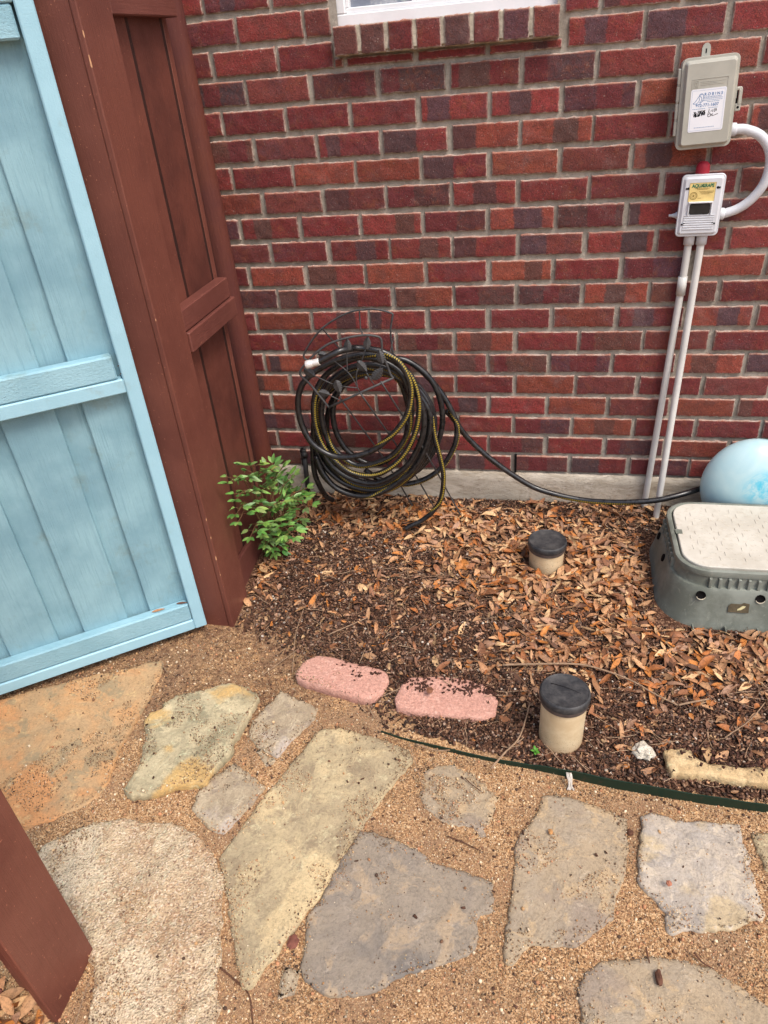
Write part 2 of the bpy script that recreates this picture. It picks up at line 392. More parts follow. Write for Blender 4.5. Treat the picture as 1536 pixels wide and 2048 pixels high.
xs = np.concatenate([np.linspace(-40, -1.5, 12)[:-1], np.arange(-1.5, 3.0, 0.016), np.linspace(3.0, 40, 12)])
ys = np.concatenate([np.linspace(-40, -2.7, 12)[:-1], np.arange(-2.7, 0.3, 0.016), np.linspace(0.3, 40, 12)])
V = []; bedv = []
for yv in ys:
    for xv in xs:
        V.append((xv, yv, gz(xv, yv))); e = edge_y(xv)
        wob = 0.05 * fbm(xv, yv, 6.0, 5.0)
        if yv > e + 0.0: b = min(1, max(0, (yv - e) / 0.03 + wob * 10)) if xv > 0.7 else min(1.0, max(0.0, (yv - e - 0.02) / 0.16 + wob * 6))
        else: b = 0.0
        b = max(b, 0.50 * min(1.0, max(0.0, (0.62 - xv) / 0.25)) * min(1.0, max(0.0, (yv + 1.42) / 0.3)) + wob) if xv < .62 and yv > -1.42 else b
        bedv.append(b)
nx, ny = len(xs), len(ys); idx = np.arange(nx * ny).reshape(ny, nx)
F = np.stack([idx[:-1, :-1].ravel(), idx[:-1, 1:].ravel(), idx[1:, 1:].ravel(), idx[1:, :-1].ravel()], 1)
gr = fast('ground', V, F, M['ground'], attrs={'bed': bedv}, smooth=True)
tag(gr, 'tan crushed granite path meeting dark brown soil bed', 'ground', kind='structure')

# ------------------------------------------------------------------ brick wall
wall = empty('brick_wall', (0, 0, 0), 'red and purple flashed brick house wall on a concrete foundation', 'wall')
BL, CH, ODD = 0.2032, 0.07754, 0.44
WX0, WX1, WTOP = -1.9, 3.2, 2.62
WIN = (0.378, 1.006, 1.552, 2.5)      # opening incl. the sill course
def visible(x, z): return -0.25 < x < 1.85 and z < 1.8
rowsV, rowsF, at_ca, at_cb, at_bp, at_zn = [], [], [], [], [], []
PAL_A = [lin(124, 46, 46), lin(116, 42, 44), lin(130, 52, 48), lin(108, 40, 42), lin(134, 62, 48), lin(118, 56, 50), lin(128, 48, 46), lin(110, 52, 50), lin(122, 44, 44), lin(138, 68, 50), lin(112, 38, 40)]
PAL_B = [lin(88, 64, 66), lin(96, 68, 62), lin(84, 56, 56), lin(102, 66, 58), lin(90, 66, 72), lin(80, 62, 64)]
def brick_block(x0, x1, z0, z1, depth=0.008, fine=True, end=0.0, rowlock=False, y0=0.0, back=0.004):
    """a bumpy brick face: a grid wrapped over the arris and back into the joint"""
    global rowsV
    w = x1 - x0; h = z1 - z0
    def axis(L, n, r=0.0025):
        inner = np.linspace(r * 1.6, L - r * 1.6, n); return np.concatenate([[0, 0, r * 0.35], inner, [L - r * 0.35, L, L]])
    U = axis(w, max(4, int(w / (0.009 if fine else 0.03)))); Vv = axis(h, max(3, int(h / (0.009 if fine else 0.03))))
    sd = random.uniform(0, 100); base = len(BV['v'])
    nu, nv = len(U), len(Vv)
    tilt = random.uniform(-0.0015, 0.0015); dd = depth + random.uniform(-0.001, 0.0025)
    ca = random.choice(PAL_A); cb = random.choice(PAL_B)
    k = random.uniform(0.92, 1.5); ca = tuple(c * k for c in ca[:3])
    r = random.random()
    if r < 0.16: ca, cb = tuple(c * random.uniform(0.9, 1.2) for c in cb[:3]), lin(110, 45, 48)
    if rowlock: zone = (0.0, 1.0, random.choice([0, 0, 0.6]))
    elif r < 0.55:
        a = random.uniform(0.0, 0.6); zone = (a, a + random.uniform(0.2, 0.45), random.uniform(0.75, 1.0))
        if random.random() < 0.3: zone = (-0.1, zone[1] * 0.6, zone[2])
    else: zone = (0, 0, 0)
    lip = random.random() < 0.35; cutu = random.uniform(0.1, 0.9)
    for j, vv in enumerate(Vv):
        for i, uu in enumerate(U):
            ex = min(i, nu - 1 - i); ez = min(j, nv - 1 - j); e = min(ex, ez)
            wx = 0.0022 * noise.noise(Vector((sd, vv * 90, 1.0))) if ex < 3 else 0
            wz = (0.0028 * noise.noise(Vector((uu * 60, sd, 2.0))) + 0.0020 * noise.noise(Vector((uu * 220, sd, 7.0)))) if ez < 3 else 0
            if lip and j >= nv - 3: wz -= 0.004 * max(0, noise.noise(Vector((uu * 22, sd, 4.0))))
            yy = -dd
            if e == 0: yy = back
            elif e == 1: yy = -dd + 0.0028
            elif e == 2: yy = -dd + 0.0007
            if e >= 1:
                yy += 0.0026 * noise.noise(Vector((uu * 35 + sd, vv * 35, 0))) + 0.0013 * noise.noise(Vector((uu * 140 + sd, vv * 140, 3))) + tilt * (uu / w - 0.5)
                if lip and vv > h * 0.72: yy += 0.004 * max(0, noise.noise(Vector((uu * 22, sd, 4.0))) + 0.1)
            BV['v'].append((x0 + uu + wx, y0 + yy, z0 + vv + wz))
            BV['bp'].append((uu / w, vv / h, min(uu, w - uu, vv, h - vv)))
    n = nu * nv
    BV['ca'] += [(*ca[:3], 1)] * n; BV['cb'] += [(*cb[:3], 1)] * n; BV['zn'] += [zone] * n
    ii = base + np.arange(n).reshape(nv, nu)
    BV['f'].append(np.stack([ii[:-1, :-1].ravel(), ii[:-1, 1:].ravel(), ii[1:, 1:].ravel(), ii[1:, :-1].ravel()], 1))
def flush_bricks(name, parent):
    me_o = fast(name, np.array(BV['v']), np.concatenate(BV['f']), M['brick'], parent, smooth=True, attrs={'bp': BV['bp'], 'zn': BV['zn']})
    me = me_o.data
    for an in ('ca', 'cb'):
        a = me.color_attributes.new(an, 'FLOAT_COLOR', 'POINT'); a.data.foreach_set('color', np.array(BV[an], np.float32).ravel())
    return me_o
BV = dict(v=[], f=[], bp=[], zn=[], ca=[], cb=[])
J = 0.0145; JH = 0.0125
for r in range(-13, 18):
    zc = 1.56 - r * CH; z0, z1 = zc - CH / 2 + J / 2, zc + CH / 2 - J / 2
    if z1 > WTOP: continue
    off = ODD if r % 2 else 0.0
    for c in range(-10, 17):
        xa = (c + off) * BL + JH / 2; xb = (c + 1 + off) * BL - JH / 2
        xa += random.uniform(-.003, .003); xb += random.uniform(-.003, .003)
        xa = max(xa, WX0); xb = min(xb, WX1)
        if xb - xa < 0.02: continue
        zz0 = z0 + random.uniform(-.002, .0015); zz1 = z1 + random.uniform(-.0015, .002)
        segs = [(xa, xb)]
        zz1c = zz1
        if zz1 > WIN[2] and zz0 < WIN[3]:
            if zz0 < WIN[2] - 0.01 and xb > WIN[0] and xa < WIN[1]:
                # course that runs under the sill
                segs = []
                if xa < WIN[0]: segs.append((xa, WIN[0] - 0.008, zz1))
                if xb > WIN[1]: segs.append((WIN[1] + 0.008, xb, zz1))
                segs.append((max(xa, WIN[0] - 0.004), min(xb, WIN[1] + 0.004), WIN[2] - 0.004))
                segs = [s for s in segs if s[1] - s[0] > 0.015]
            elif xb > WIN[0] - 0.008 and xa < WIN[1] + 0.008:
                segs = []
                if xa < WIN[0] - 0.03: segs.append((xa, WIN[0] - 0.008))
                if xb > WIN[1] + 0.03: segs.append((WIN[1] + 0.008, xb))
        for s in segs:
            t1 = s[2] if len(s) == 3 else zz1
            brick_block(s[0], s[1], zz0, t1, fine=visible((s[0] + s[1]) / 2, zz0))
flush_bricks('bricks', wall)
# mortar sheet with the window opening left out
mv = []; mf = []; mx = np.arange(WX0, WX1 + 0.001, 0.012); mz = np.arange(0.2, WTOP, 0.012)
for z in mz:
    for x in mx: mv.append((x, 0.0012 * noise.noise(Vector((x * 60, z * 60, 0))) + 0.001 * noise.noise(Vector((x * 9, z * 9, 5))), z))
n1 = len(mx)
for j in range(len(mz) - 1):
    for i in range(n1 - 1):
        xc, zc = mx[i] + .006, mz[j] + .006
        if WIN[0] + 0.012 < xc < WIN[1] - 0.012 and 1.566 < zc < WIN[3]: continue
        mf.append((j * n1 + i, j * n1 + i + 1, (j + 1) * n1 + i + 1, (j + 1) * n1 + i))
fast('mortar', mv, np.array(mf), M['mortar'], wall, smooth=True)
# foundation ledge
bm = bmesh.new()
nxs = 260; prof = [(0.0, 0.203), (-0.006, 0.2015), (-0.0135, 0.196), (-0.0155, 0.17), (-0.016, 0.13), (-0.018, 0.09), (-0.019, 0.04), (-0.02, -0.1)]
fv = []
for (py, pz) in prof:
    for i in range(nxs):
        x = WX0 + (WX1 - WX0) * i / (nxs - 1); nn = noise.noise(Vector((x * 14, pz * 30, 2))); fv.append((x, py - 0.003 * nn - 0.0015 * noise.noise(Vector((x * 60, pz * 90, 2))), pz + (0.002 * noise.noise(Vector((x * 30, 0, 1))) if pz > 0.19 else 0)))
ii = np.arange(len(fv)).reshape(len(prof), nxs)
bm.free()
fast('foundation', fv, np.stack([ii[1:, :-1].ravel(), ii[1:, 1:].ravel(), ii[:-1, 1:].ravel(), ii[:-1, :-1].ravel()], 1), M['concrete'], wall, smooth=True)
# weep holes
for wx in (0.912, 0.088, 1.74):
    box_obj('weep_hole', wx - 0.004, wx + 0.004, -0.0125, 0.001, 0.206, 0.277, M['black_gap'], wall, 0.0)
# rowlock sill under the window
BV = dict(v=[], f=[], bp=[], zn=[], ca=[], cb=[])
sill_edges = np.linspace(0.379, 1.005, 9)
random.seed(21)
for a, b in zip(sill_edges, sill_edges[1:]):
    brick_block(a + 0.0055, b - 0.0055, 1.5555, 1.625 + random.uniform(-.001, .001), depth=0.040, rowlock=True, back=0.03)
sill = flush_bricks('window_sill', wall); sill['label'] = 'rowlock course of eight projecting bricks under the window'
bm = bmesh.new()
for a in sill_edges[1:-1]: add_box(bm, a - 0.0075, a + 0.0075, -0.0375 + random.uniform(-.001, .001), 0.02, 1.560, 1.6235, 0.002)
add_box(bm, 0.383, 1.001, -0.031, 0.03, 1.5535, 1.5605, 0.001)
obj('sill_mortar', bm, plain('pale mortar', lin(176, 166, 148)[:3], .9, .2, .3, 60, .8), sill)
# bricks tops of the sill slope: mortar bed under frame
# window
vinyl = plain('white vinyl', (0.78, 0.79, 0.80), 0.35, 0.5, 0.05, 6, 0.03)
tg = NT('window pane'); vg = tg.tc(); ng = tg.noise(vg, 12, 5, 0.7); ng2 = tg.noise(tg.tc(scale=(1, 1, 0.25)), 50, 4, 0.7)
cg = tg.mix(tg.mr(ng, 0.35, 0.65), lin(122, 128, 140), lin(180, 180, 182)); cg = tg.mix(tg.mr(ng2, 0.55, 0.7, 0, 0.6), cg, lin(200, 196, 186))
glass = tg.fin(cg, 0.12, 0.6, [(ng, 0.05, 0.002)])
wt = bpy.data.objects.new('window', bpy.data.meshes.new('window')); bmw = bmesh.new()
add_box(bmw, 0.386, 0.998, 0.014, 0.055, 1.622, 1.652, 0.003); add_box(bmw, 0.386, 0.412, 0.014, 0.055, 1.652, 2.5, 0.003); add_box(bmw, 0.972, 0.998, 0.014, 0.055, 1.652, 2.5, 0.003)
bpy.data.objects.remove(wt)
win = obj('window', bmw, vinyl, wall)
bmw = bmesh.new(); add_box(bmw, 0.412, 0.972, 0.024, 0.06, 1.652, 1.666, 0.002); add_box(bmw, 0.412, 0.422, 0.024, 0.06, 1.666, 2.5, 0.002); add_box(bmw, 0.962, 0.972, 0.024, 0.06, 1.666, 2.5, 0.002)
for mxx in (0.603, 0.782): add_box(bmw, mxx - 0.005, mxx + 0.005, 0.03, 0.045, 1.666, 2.5, 0.002)
add_box(bmw, 0.422, 0.962, 0.031, 0.044, 1.95, 1.96, 0.002)
obj('sash', bmw, vinyl, win)
box_obj('pane', 0.415, 0.97, 0.045, 0.05, 1.66, 2.5, glass, win, 0)

# ------------------------------------------------------------------ flagstones
def stone_outline(P, z, n=170, amp=0.004, seed=0.0, smooth=True):
    W3 = [G(x, y, z)[:2] for x, y in P]
    Q = np.array(W3); d = np.linalg.norm(np.roll(Q, -1, 0) - Q, axis=1); cum = np.concatenate([[0], np.cumsum(d)]); L = cum[-1]
    out = []
    for k in range(n):
        s = L * k / n; i = min(len(Q) - 1, np.searchsorted(cum, s, side='right') - 1); t = (s - cum[i]) / max(d[i], 1e-9)
        out.append(Q[i] * (1 - t) + Q[(i + 1) % len(Q)] * t)
    out = np.array(out)
    for _ in range(1): out = 0.6 * out + 0.2 * (np.roll(out, 1, 0) + np.roll(out, -1, 0))
    tn = np.roll(out, -1, 0) - np.roll(out, 1, 0); tn /= np.linalg.norm(tn, axis=1)[:, None]; nr = np.stack([tn[:, 1], -tn[:, 0]], 1)
    for k in range(n):
        p = out[k]; a = amp * (fbm(p[0], p[1], 22.0, seed) * 1.0 + fbm(p[0], p[1], 70.0, seed + 5) * 0.8)
        out[k] = p + nr[k] * a
    return out
STONES = []
def flagstone(name, P, z, label, cat, m, thick=0.05, relief=0.0025, amp=0.004, n=170, rs=9.0, dome=0.0, cell=0.011, group='flagstones laid in the path', tilt=(0, 0), edge=0.004, smooth=True, parent=None):
    if z < .022: z *= 0.62
    seed = random.uniform(0, 50); o = stone_outline(P, z, n, amp, seed)
    area = 0.5 * np.sum(o[:, 0] * np.roll(o[:, 1], -1) - np.roll(o[:, 0], -1) * o[:, 1])
    if area < 0: o = o[::-1].copy()
    tn = np.roll(o, -1, 0) - np.roll(o, 1, 0); tn /= np.linalg.norm(tn, axis=1)[:, None]; inn = np.stack([-tn[:, 1], tn[:, 0]], 1)
    ctr = o.mean(0)
    def top(p, d=1):
        h = z + relief * 1.2 * fbm(p[0], p[1], rs, seed) + relief * 0.5 * fbm(p[0], p[1], rs * 4, seed) + tilt[0] * (p[0] - ctr[0]) + tilt[1] * (p[1] - ctr[1])
        if relief > 0.0015:
            q = fbm(p[0], p[1], rs * 0.7, seed + 9); h += relief * 0.9 * (math.floor(q * 3.0) / 3.0)
        return h
    r_in = o + inn * edge; r_in2 = o + inn * edge * 2.6
    pts = [Vector(p) for p in r_in2]; edges = [(i, (i + 1) % n) for i in range(n)]
    x0, y0 = o.min(0); x1, y1 = o.max(0); poly = [tuple(p) for p in (o + inn * edge * 3.4)]
    gx = np.arange(x0, x1, cell); gy = np.arange(y0, y1, cell)
    for j, yy in enumerate(gy):
        for i, xx in enumerate(gx):
            p = (xx + random.uniform(-.3, .3) * cell, yy + random.uniform(-.3, .3) * cell)
            if in_poly(p[0], p[1], poly): pts.append(Vector(p))
    vo, eo, fo, ov, oe, of = geometry.delaunay_2d_cdt(pts, edges, [], 1, 1e-5)
    V = [(v.x, v.y, top(v)) for v in vo]; Fc = [tuple(f) for f in fo]
    # map ring vertices
    ring = [None] * n
    for k_out, srcs in enumerate(ov):
        for s in srcs:
            if s < n: ring[s] = k_out
    ring = [r if r is not None else 0 for r in ring]
    b0 = len(V); V += [(p[0], p[1], top(p) - 0.0010) for p in r_in]
    b1 = len(V); V += [(p[0], p[1], top(p) - 0.0045) for p in o]
    lo = o + inn * 0.0
    b2 = len(V); V += [(p[0] + 0.003 * noise.noise(Vector((p[0] * 50, p[1] * 50, 3))), p[1] + 0.003 * noise.noise(Vector((p[0] * 50, p[1] * 50, 8))), z - thick * 0.5) for p in lo]
    b3 = len(V); V += [(p[0], p[1], z - thick) for p in o + inn * 0.006]
    tri = []
    def quad(a, b, c, d): tri.append((a, b, c)); tri.append((a, c, d))
    for k in range(n):
        l = (k + 1) % n
        quad(b0 + k, b0 + l, ring[l], ring[k]); quad(b1 + k, b1 + l, b0 + l, b0 + k); quad(b2 + k, b2 + l, b1 + l, b1 + k); quad(b3 + k, b3 + l, b2 + l, b2 + k)
    allf = [f for f in Fc if len(f) == 3] + [t for t in tri if len(set(t)) == 3]
    org = (float(ctr[0]), float(ctr[1]), 0.0)
    ob = fast(name, V, np.array(allf), m, parent, origin=org, smooth=smooth)
    tag(ob, label, cat, group)
    STONES.append((o, z)); return ob
def z8(P): return [(x / 2.021, 1300 + y / 2.021) for x, y in P]
def z9(P): return [(740 + x / 1.93, 1480 + y / 1.93) for x, y in P]
def z7(P): return [(1000 + x / 2.866, 1280 + y / 2.866) for x, y in P]
S_or = stone_mat('orange olive flagstone', lin(190, 156, 116), lin(204, 156, 108), lin(156, 138, 108), lin(212, 150, 98), 5.5)
S_ol = stone_mat('yellow olive flagstone', lin(178, 164, 132), lin(202, 186, 150), lin(146, 138, 110), lin(208, 168, 104), 8)
S_gt = stone_mat('grey tan flagstone', lin(172, 154, 128), lin(190, 172, 144), lin(150, 134, 116), lin(182, 168, 156), 8)
S_tn = stone_mat('tan flagstone', lin(176, 158, 126), lin(196, 176, 138), lin(150, 132, 106), lin(214, 190, 146), 7)
S_gr = stone_mat('dark grey flagstone', lin(156, 142, 124), lin(146, 134, 120), lin(176, 154, 126), lin(118, 112, 106), 5)
S_g2 = stone_mat('grey brown flagstone', lin(176, 156, 128), lin(168, 152, 130), lin(190, 164, 128), lin(154, 138, 122), 7)
S_wh = stone_mat('pale flagstone', lin(190, 176, 158), lin(174, 164, 152), lin(204, 188, 164), lin(196, 174, 136), 9)
S_co = stone_mat('exposed aggregate concrete', lin(200, 172, 138), lin(212, 190, 156), lin(182, 148, 114), lin(222, 202, 170), 7, speck=0.6, gloss=0.85)
flagstone('flagstone', [(-90, 1430), (60, 1378), (200, 1345), (328, 1318), (322, 1345), (300, 1390), (265, 1450), (240, 1490), (215, 1560), (200, 1585), (165, 1608), (120, 1632), (70, 1648), (30, 1664), (-30, 1680), (-160, 1700), (-170, 1480)],
          0.016, 'large orange and olive flagstone under the blue gate', 'flagstone', S_or, relief=0.003)
flagstone('flagstone', z8([(650, 210), (720, 175), (860, 150), (920, 130), (1000, 140), (1045, 185), (1020, 240), (975, 310), (940, 360), (935, 400), (880, 460), (830, 530), (700, 545), (600, 575), (525, 585), (500, 560), (520, 520), (560, 440), (580, 380), (580, 280), (600, 250), (660, 230)]),
          0.026, 'rough olive flagstone with yellow streaks and a chipped raised front edge', 'flagstone', S_ol, relief=0.006, amp=0.006, rs=7)
flagstone('flagstone', z8([(1135, 160), (1285, 230), (1270, 275), (1210, 330), (1120, 430), (1040, 390), (1000, 340), (1010, 300), (1050, 250)]),
          0.014, 'small grey flagstone with bluish white smear left of the pink edgers', 'flagstone', S_gt, relief=0.002)
flagstone('flagstone', z8([(1040, 400), (1115, 440), (1105, 460), (1075, 468), (1055, 440)]),
          0.009, 'tiny triangular stone chip below the grey flagstone with white smear', 'flagstone', S_gt, relief=0.001, n=60, cell=0.008, amp=0.002)
flagstone('flagstone', z8([(945, 448), (1070, 550), (1040, 600), (900, 745), (850, 725), (770, 640), (800, 570), (860, 510)]),
          0.012, 'small square tan flagstone turned like a diamond between two large stones', 'flagstone', S_gt, relief=0.002)
flagstone('flagstone', [(643, 1455), (680, 1452), (760, 1475), (815, 1497), (828, 1515), (800, 1550), (750, 1610), (700, 1690), (672, 1742), (630, 1805), (580, 1868), (500, 1978), (485, 1975), (470, 1915), (460, 1844), (445, 1745), (438, 1710), (475, 1666), (524, 1597), (584, 1523), (633, 1463)],
          0.017, 'long diagonal tan flagstone tapering to a point at its near end', 'flagstone', S_tn, relief=0.002, n=230)
flagstone('flagstone', [(720, 1659), (745, 1662), (792, 1680), (844, 1702), (862, 1724), (895, 1729), (947, 1749), (988, 1763), (985, 1820), (955, 1832), (955, 1889), (937, 1910), (870, 1932), (807, 1948), (740, 1985), (700, 1992), (650, 1990), (610, 1960), (601, 1933), (613, 1874), (613, 1834), (638, 1800), (678, 1725)],
          0.015, 'big dark grey flagstone in the middle foreground', 'flagstone', S_gr, relief=0.002, n=220)
flagstone('flagstone', z9([(215, 100), (320, 85), (400, 130), (500, 215), (470, 290), (440, 370), (380, 340), (240, 290), (190, 200)]),
          0.007, 'half buried grey flagstone under granite sand above the dark grey stone', 'flagstone', S_g2, relief=0.003, amp=0.01)
flagstone('flagstone', z9([(665, 210), (720, 205), (790, 225), (860, 245), (920, 270), (993, 300), (1000, 420), (985, 520), (950, 600), (940, 690), (870, 740), (790, 790), (620, 790), (545, 870), (515, 850), (520, 760), (540, 640), (555, 500), (562, 370), (610, 330), (650, 270)]),
          0.014, 'tall grey brown flagstone with sand patches left of the pale square stone', 'flagstone', S_g2, relief=0.0015)
flagstone('flagstone', z9([(1048, 290), (1080, 278), (1150, 290), (1180, 310), (1300, 310), (1425, 320), (1440, 370), (1470, 450), (1490, 560), (1530, 660), (1525, 685), (1440, 710), (1330, 735), (1230, 730), (1160, 745), (1140, 720), (1140, 660), (1090, 600), (1040, 550), (1035, 470), (1045, 400)]),
          0.018, 'pale whitish flagstone with rippled surface and squarish outline', 'flagstone', S_wh, relief=0.005, amp=0.005, rs=12)
flagstone('flagstone', z9([(1470, 360), (1536, 355), (1700, 360), (1760, 560), (1620, 560), (1530, 500), (1500, 430)]),
          0.012, 'tan flagstone cut off by the right edge of the photo', 'flagstone', S_tn, relief=0.002)
flagstone('flagstone', z9([(800, 960), (830, 890), (900, 840), (1000, 845), (1100, 835), (1200, 850), (1330, 880), (1420, 940), (1500, 1000), (1600, 1060), (1620, 1300), (1300, 1420), (860, 1330), (815, 1090)]),
          0.012, 'wide grey tan flagstone at the bottom right corner of the photo', 'flagstone', S_g2, relief=0.0015, n=220)
flagstone('flagstone', z8([(1150, 1275), (1215, 1290), (1200, 1340), (1190, 1390), (1120, 1410), (1130, 1330)]),
          0.008, 'little grey stone fragment beside the pointed end of the long tan stone', 'flagstone', S_gt, relief=0.001, n=60, cell=0.008, amp=0.003)
flagstone('stepping_stone', z8([(430, 680), (540, 680), (700, 700), (800, 750), (870, 840), (900, 920), (900, 1000), (895, 1150), (895, 1250), (870, 1350), (885, 1450), (850, 1560), (500, 1640), (350, 1560), (370, 1300), (330, 1150), (200, 1000), (120, 850), (180, 780), (300, 720)]),
          0.018, 'round worn concrete stepping stone with coarse pebbly surface', 'stepping stone', S_co, relief=0.0055, amp=0.006, n=260, rs=14, cell=0.009, group=None)
flagstone('edging_rock', z7([(940, 625), (1090, 615), (1100, 660), (1200, 700), (1350, 720), (1536, 725), (1700, 740), (1700, 850), (1536, 822), (1340, 802), (1260, 778), (1150, 765), (985, 762), (960, 700)]),
          0.036, 'flat tan sandstone slab lying in the mulch behind the green edging', 'rock', stone_mat('sandstone', lin(208, 178, 132), lin(220, 192, 146), lin(186, 156, 114), lin(214, 184, 134), 8), thick=0.05, relief=0.002, group=None)
pink = stone_mat('pink concrete', lin(206, 154, 136), lin(214, 162, 144), lin(222, 174, 156), lin(210, 158, 140), 30, gloss=0.9)
def z6(P): return [(400 + x / 3.072, 880 + y / 3.072) for x, y in P]
flagstone('edging_brick', z6([(585, 1420), (590, 1455), (640, 1480), (860, 1545), (1000, 1585), (1060, 1580), (1125, 1540), (1160, 1475), (1155, 1430), (1100, 1400), (900, 1355), (810, 1328), (720, 1318), (640, 1350)]),
          0.034, 'pink concrete edger with rounded ends, nearer the blue gate', 'edging brick', pink, relief=0.0006, amp=0.0012, cell=0.02, n=120, edge=0.005, group='pink concrete edgers')
flagstone('edging_brick', [(789, 1395), (792, 1412), (820, 1422), (900, 1428), (965, 1435), (990, 1428), (996, 1400), (985, 1385), (968, 1368), (930, 1356), (880, 1351), (820, 1353), (803, 1368)],
          0.032, 'pink concrete edger partly covered by mulch, right of the other pink one', 'edging brick', pink, relief=0.0006, amp=0.0015, cell=0.02, n=120, edge=0.005, group='pink concrete edgers')

# ------------------------------------------------------------------ blue gate
GB = Vector((-0.035, -0.77, 0.0)); GU = Vector((-0.806, -0.592, 0)).normalized(); GN = Vector((-GU.y, GU.x, 0)); 
if GN.y > 0: GN = -GN
GM = Matrix(((GU.x, GN.x, 0, GB.x), (GU.y, GN.y, 0, GB.y), (0, 0, 1, 0), (0, 0, 0, 1)))
gate = empty('garden_gate', GB, 'light blue painted board gate swung open beside the brown fence post', 'gate')
GWID = 1.02
random.seed(11)
bm = bmesh.new()
add_box(bm, 0.0, 0.038, -0.038, 0.0, 0.033, 1.86, 0.003, GM); add_box(bm, GWID - 0.038, GWID, -0.038, 0.0, 0.033, 1.86, 0.003, GM)
for za in (0.033, 0.858, 1.699): add_box(bm, 0.0383, GWID - 0.0383, -0.0375, -0.0005, za, za + 0.038, 0.003, GM)
obj('gate_frame', bm, M['blue_m'], gate)
box_obj('rail', 0.0395, GWID - 0.04, -0.038, -0.0035, 0.0725, 0.1345, M['blue_h'], gate, 0.004, GM)
box_obj('rail', 0.0500, GWID - 0.04, -0.038, -0.0035, 0.8975, 0.9605, M['blue_h'], gate, 0.004, GM)
box_obj('rail', 0.0440, GWID - 0.04, -0.038, -0.0035, 1.6365, 1.6980, M['blue_h'], gate, 0.004, GM)
s = 0.018
fronts = [(0.005, 0.155), (0.222, 0.354), (0.428, 0.566), (0.640, 0.778), (0.852, 0.99)]
backs = [(0.13, 0.245), (0.335, 0.45), (0.545, 0.66), (0.757, 0.872)]
def picket(a, b, n0, n1, z0, z1, m, par, Mx, wav=0.0015):
    b2 = bmesh.new(); N = 46; sd = random.uniform(0, 90); rows_ = []
    for i in range(N + 1):
        z = z0 + (z1 - z0) * i / N; da = wav * noise.noise(Vector((sd, z * 5, 0))) + 0.0006 * noise.noise(Vector((sd, z * 40, 0))); db = wav * noise.noise(Vector((sd + 9, z * 5, 0)))
        cup = 0.0015 * noise.noise(Vector((sd + 3, z * 2, 0)))
        sec = [(a + da, n0), (a + da, n1 - 0.0022), (a + da + 0.0022, n1), ((a + b) / 2, n1 + cup), (b + db - 0.0022, n1), (b + db, n1 - 0.0022), (b + db, n0)]
        rows_.append([b2.verts.new((p[0], p[1], z)) for p in sec])
    for r0, r1 in zip(rows_, rows_[1:]):
        for k in range(7):
            l = (k + 1) % 7; b2.faces.new((r0[k], r0[l], r1[l], r1[k]))
    b2.faces.new(rows_[0][::-1]); b2.faces.new(rows_[-1])
    bmesh.ops.recalc_face_normals(b2, faces=b2.faces[:])
    bm = bmesh.new(); merge(bm, b2, Mx); return obj('picket', bm, m, par)
for a, b in fronts: picket(a, b, -0.0555, -0.0385, 0.05, 1.9, M['blue_v'], gate, GM)
for a, b in backs: picket(a, b, -0.072, -0.0560, 0.05, 1.9, M['blue_v'], gate, GM)

# ------------------------------------------------------------------ brown fence beside the wall
fence = empty('wooden_fence', (0.0, -0.66, 0), 'dark reddish brown board fence between the blue gate and the brick wall', 'fence')
box_obj('post', -0.115, 0.0215, -0.735, -0.625, -0.06, 2.0, M['brown'], fence, 0.004, origin=None)
sb = box_obj('stile', 0.0225, 0.038, -0.738, -0.598, -0.01, 2.0, M['stile'], fence, 0.0022)
IM = Matrix.Identity(4)
def pick_x(y0, y1, x0, x1, z0, z1, m, par):
    Mx = Matrix(((0, 1, 0, 0), (-1, 0, 0, 0), (0, 0, 1, 0), (0, 0, 0, 1)))  # local (a, n) -> world (n, -a)
    return picket(-y1, -y0, x0, x1, z0, z1, m, par, Mx, 0.001)
g1 = on(0, 0.0, 377, 590)[1]; g2 = on(0, 0.0, 425, 542)[1]
pick_x(-0.60, g1 - 0.006, -0.016, -0.002, 0.03, 1.95, M['brown'], fence)
pick_x(g1 + 0.006, g2 - 0.006, -0.016, -0.003, 0.03, 1.95, M['brown_rough'], fence)
pick_x(g2 + 0.004, g2 + 0.030, -0.016, -0.001, 0.03, 1.95, M['brown'], fence)
Mgr = paint_wood('dark rough groove', lin(60, 34, 28), lin(44, 26, 22), grain=(60, 60, 8), bump=0.9, chips=lin(120, 80, 64))
for gg in (g1, g2): box_obj('groove', -0.0160, -0.0024, gg - .0075, gg + .0085, 0.03, 1.95, Mgr, fence, 0.001)
box_obj('backing', -0.033, -0.0165, -0.60, g2 + 0.03, 0.02, 1.95, M['brown_rough'], fence, 0.001)
print('grooves', g1, g2)
ye = -0.262
box_obj('rail', -0.001, 0.0365, -0.5975, ye - 0.006, 0.952, 1.012, M['brown_h'], fence, 0.003)
box_obj('rail', -0.001, 0.0450, -0.5975, ye + 0.004, 0.893, 0.9500, M['brown_h'], fence, 0.003)
box_obj('rail', -0.001, 0.0365, -0.5975, ye, 1.672, 1.76, M['brown_h'], fence, 0.003)
box_obj('kickboard', -0.001, 0.016, -0.5975, ye + 0.02, 0.0, 0.142, M['brown_h'], fence, 0.003)
pl = [np.array([-0.052, -0.055, 0.0]), np.array([-0.057, -0.055, 0.3]), np.array([-0.066, -0.055, 1.0]), np.array([-0.078, -0.055, 1.72]), np.array([-0.083, -0.055, 2.05])]
po = tube_obj('round_pole', catmull(pl, 12), 0.037, M['post_pole'], None, 28, origin=(-0.06, -0.055, 0))
tag(po, 'round brown pole standing in the corner between fence and brick wall', 'pole')

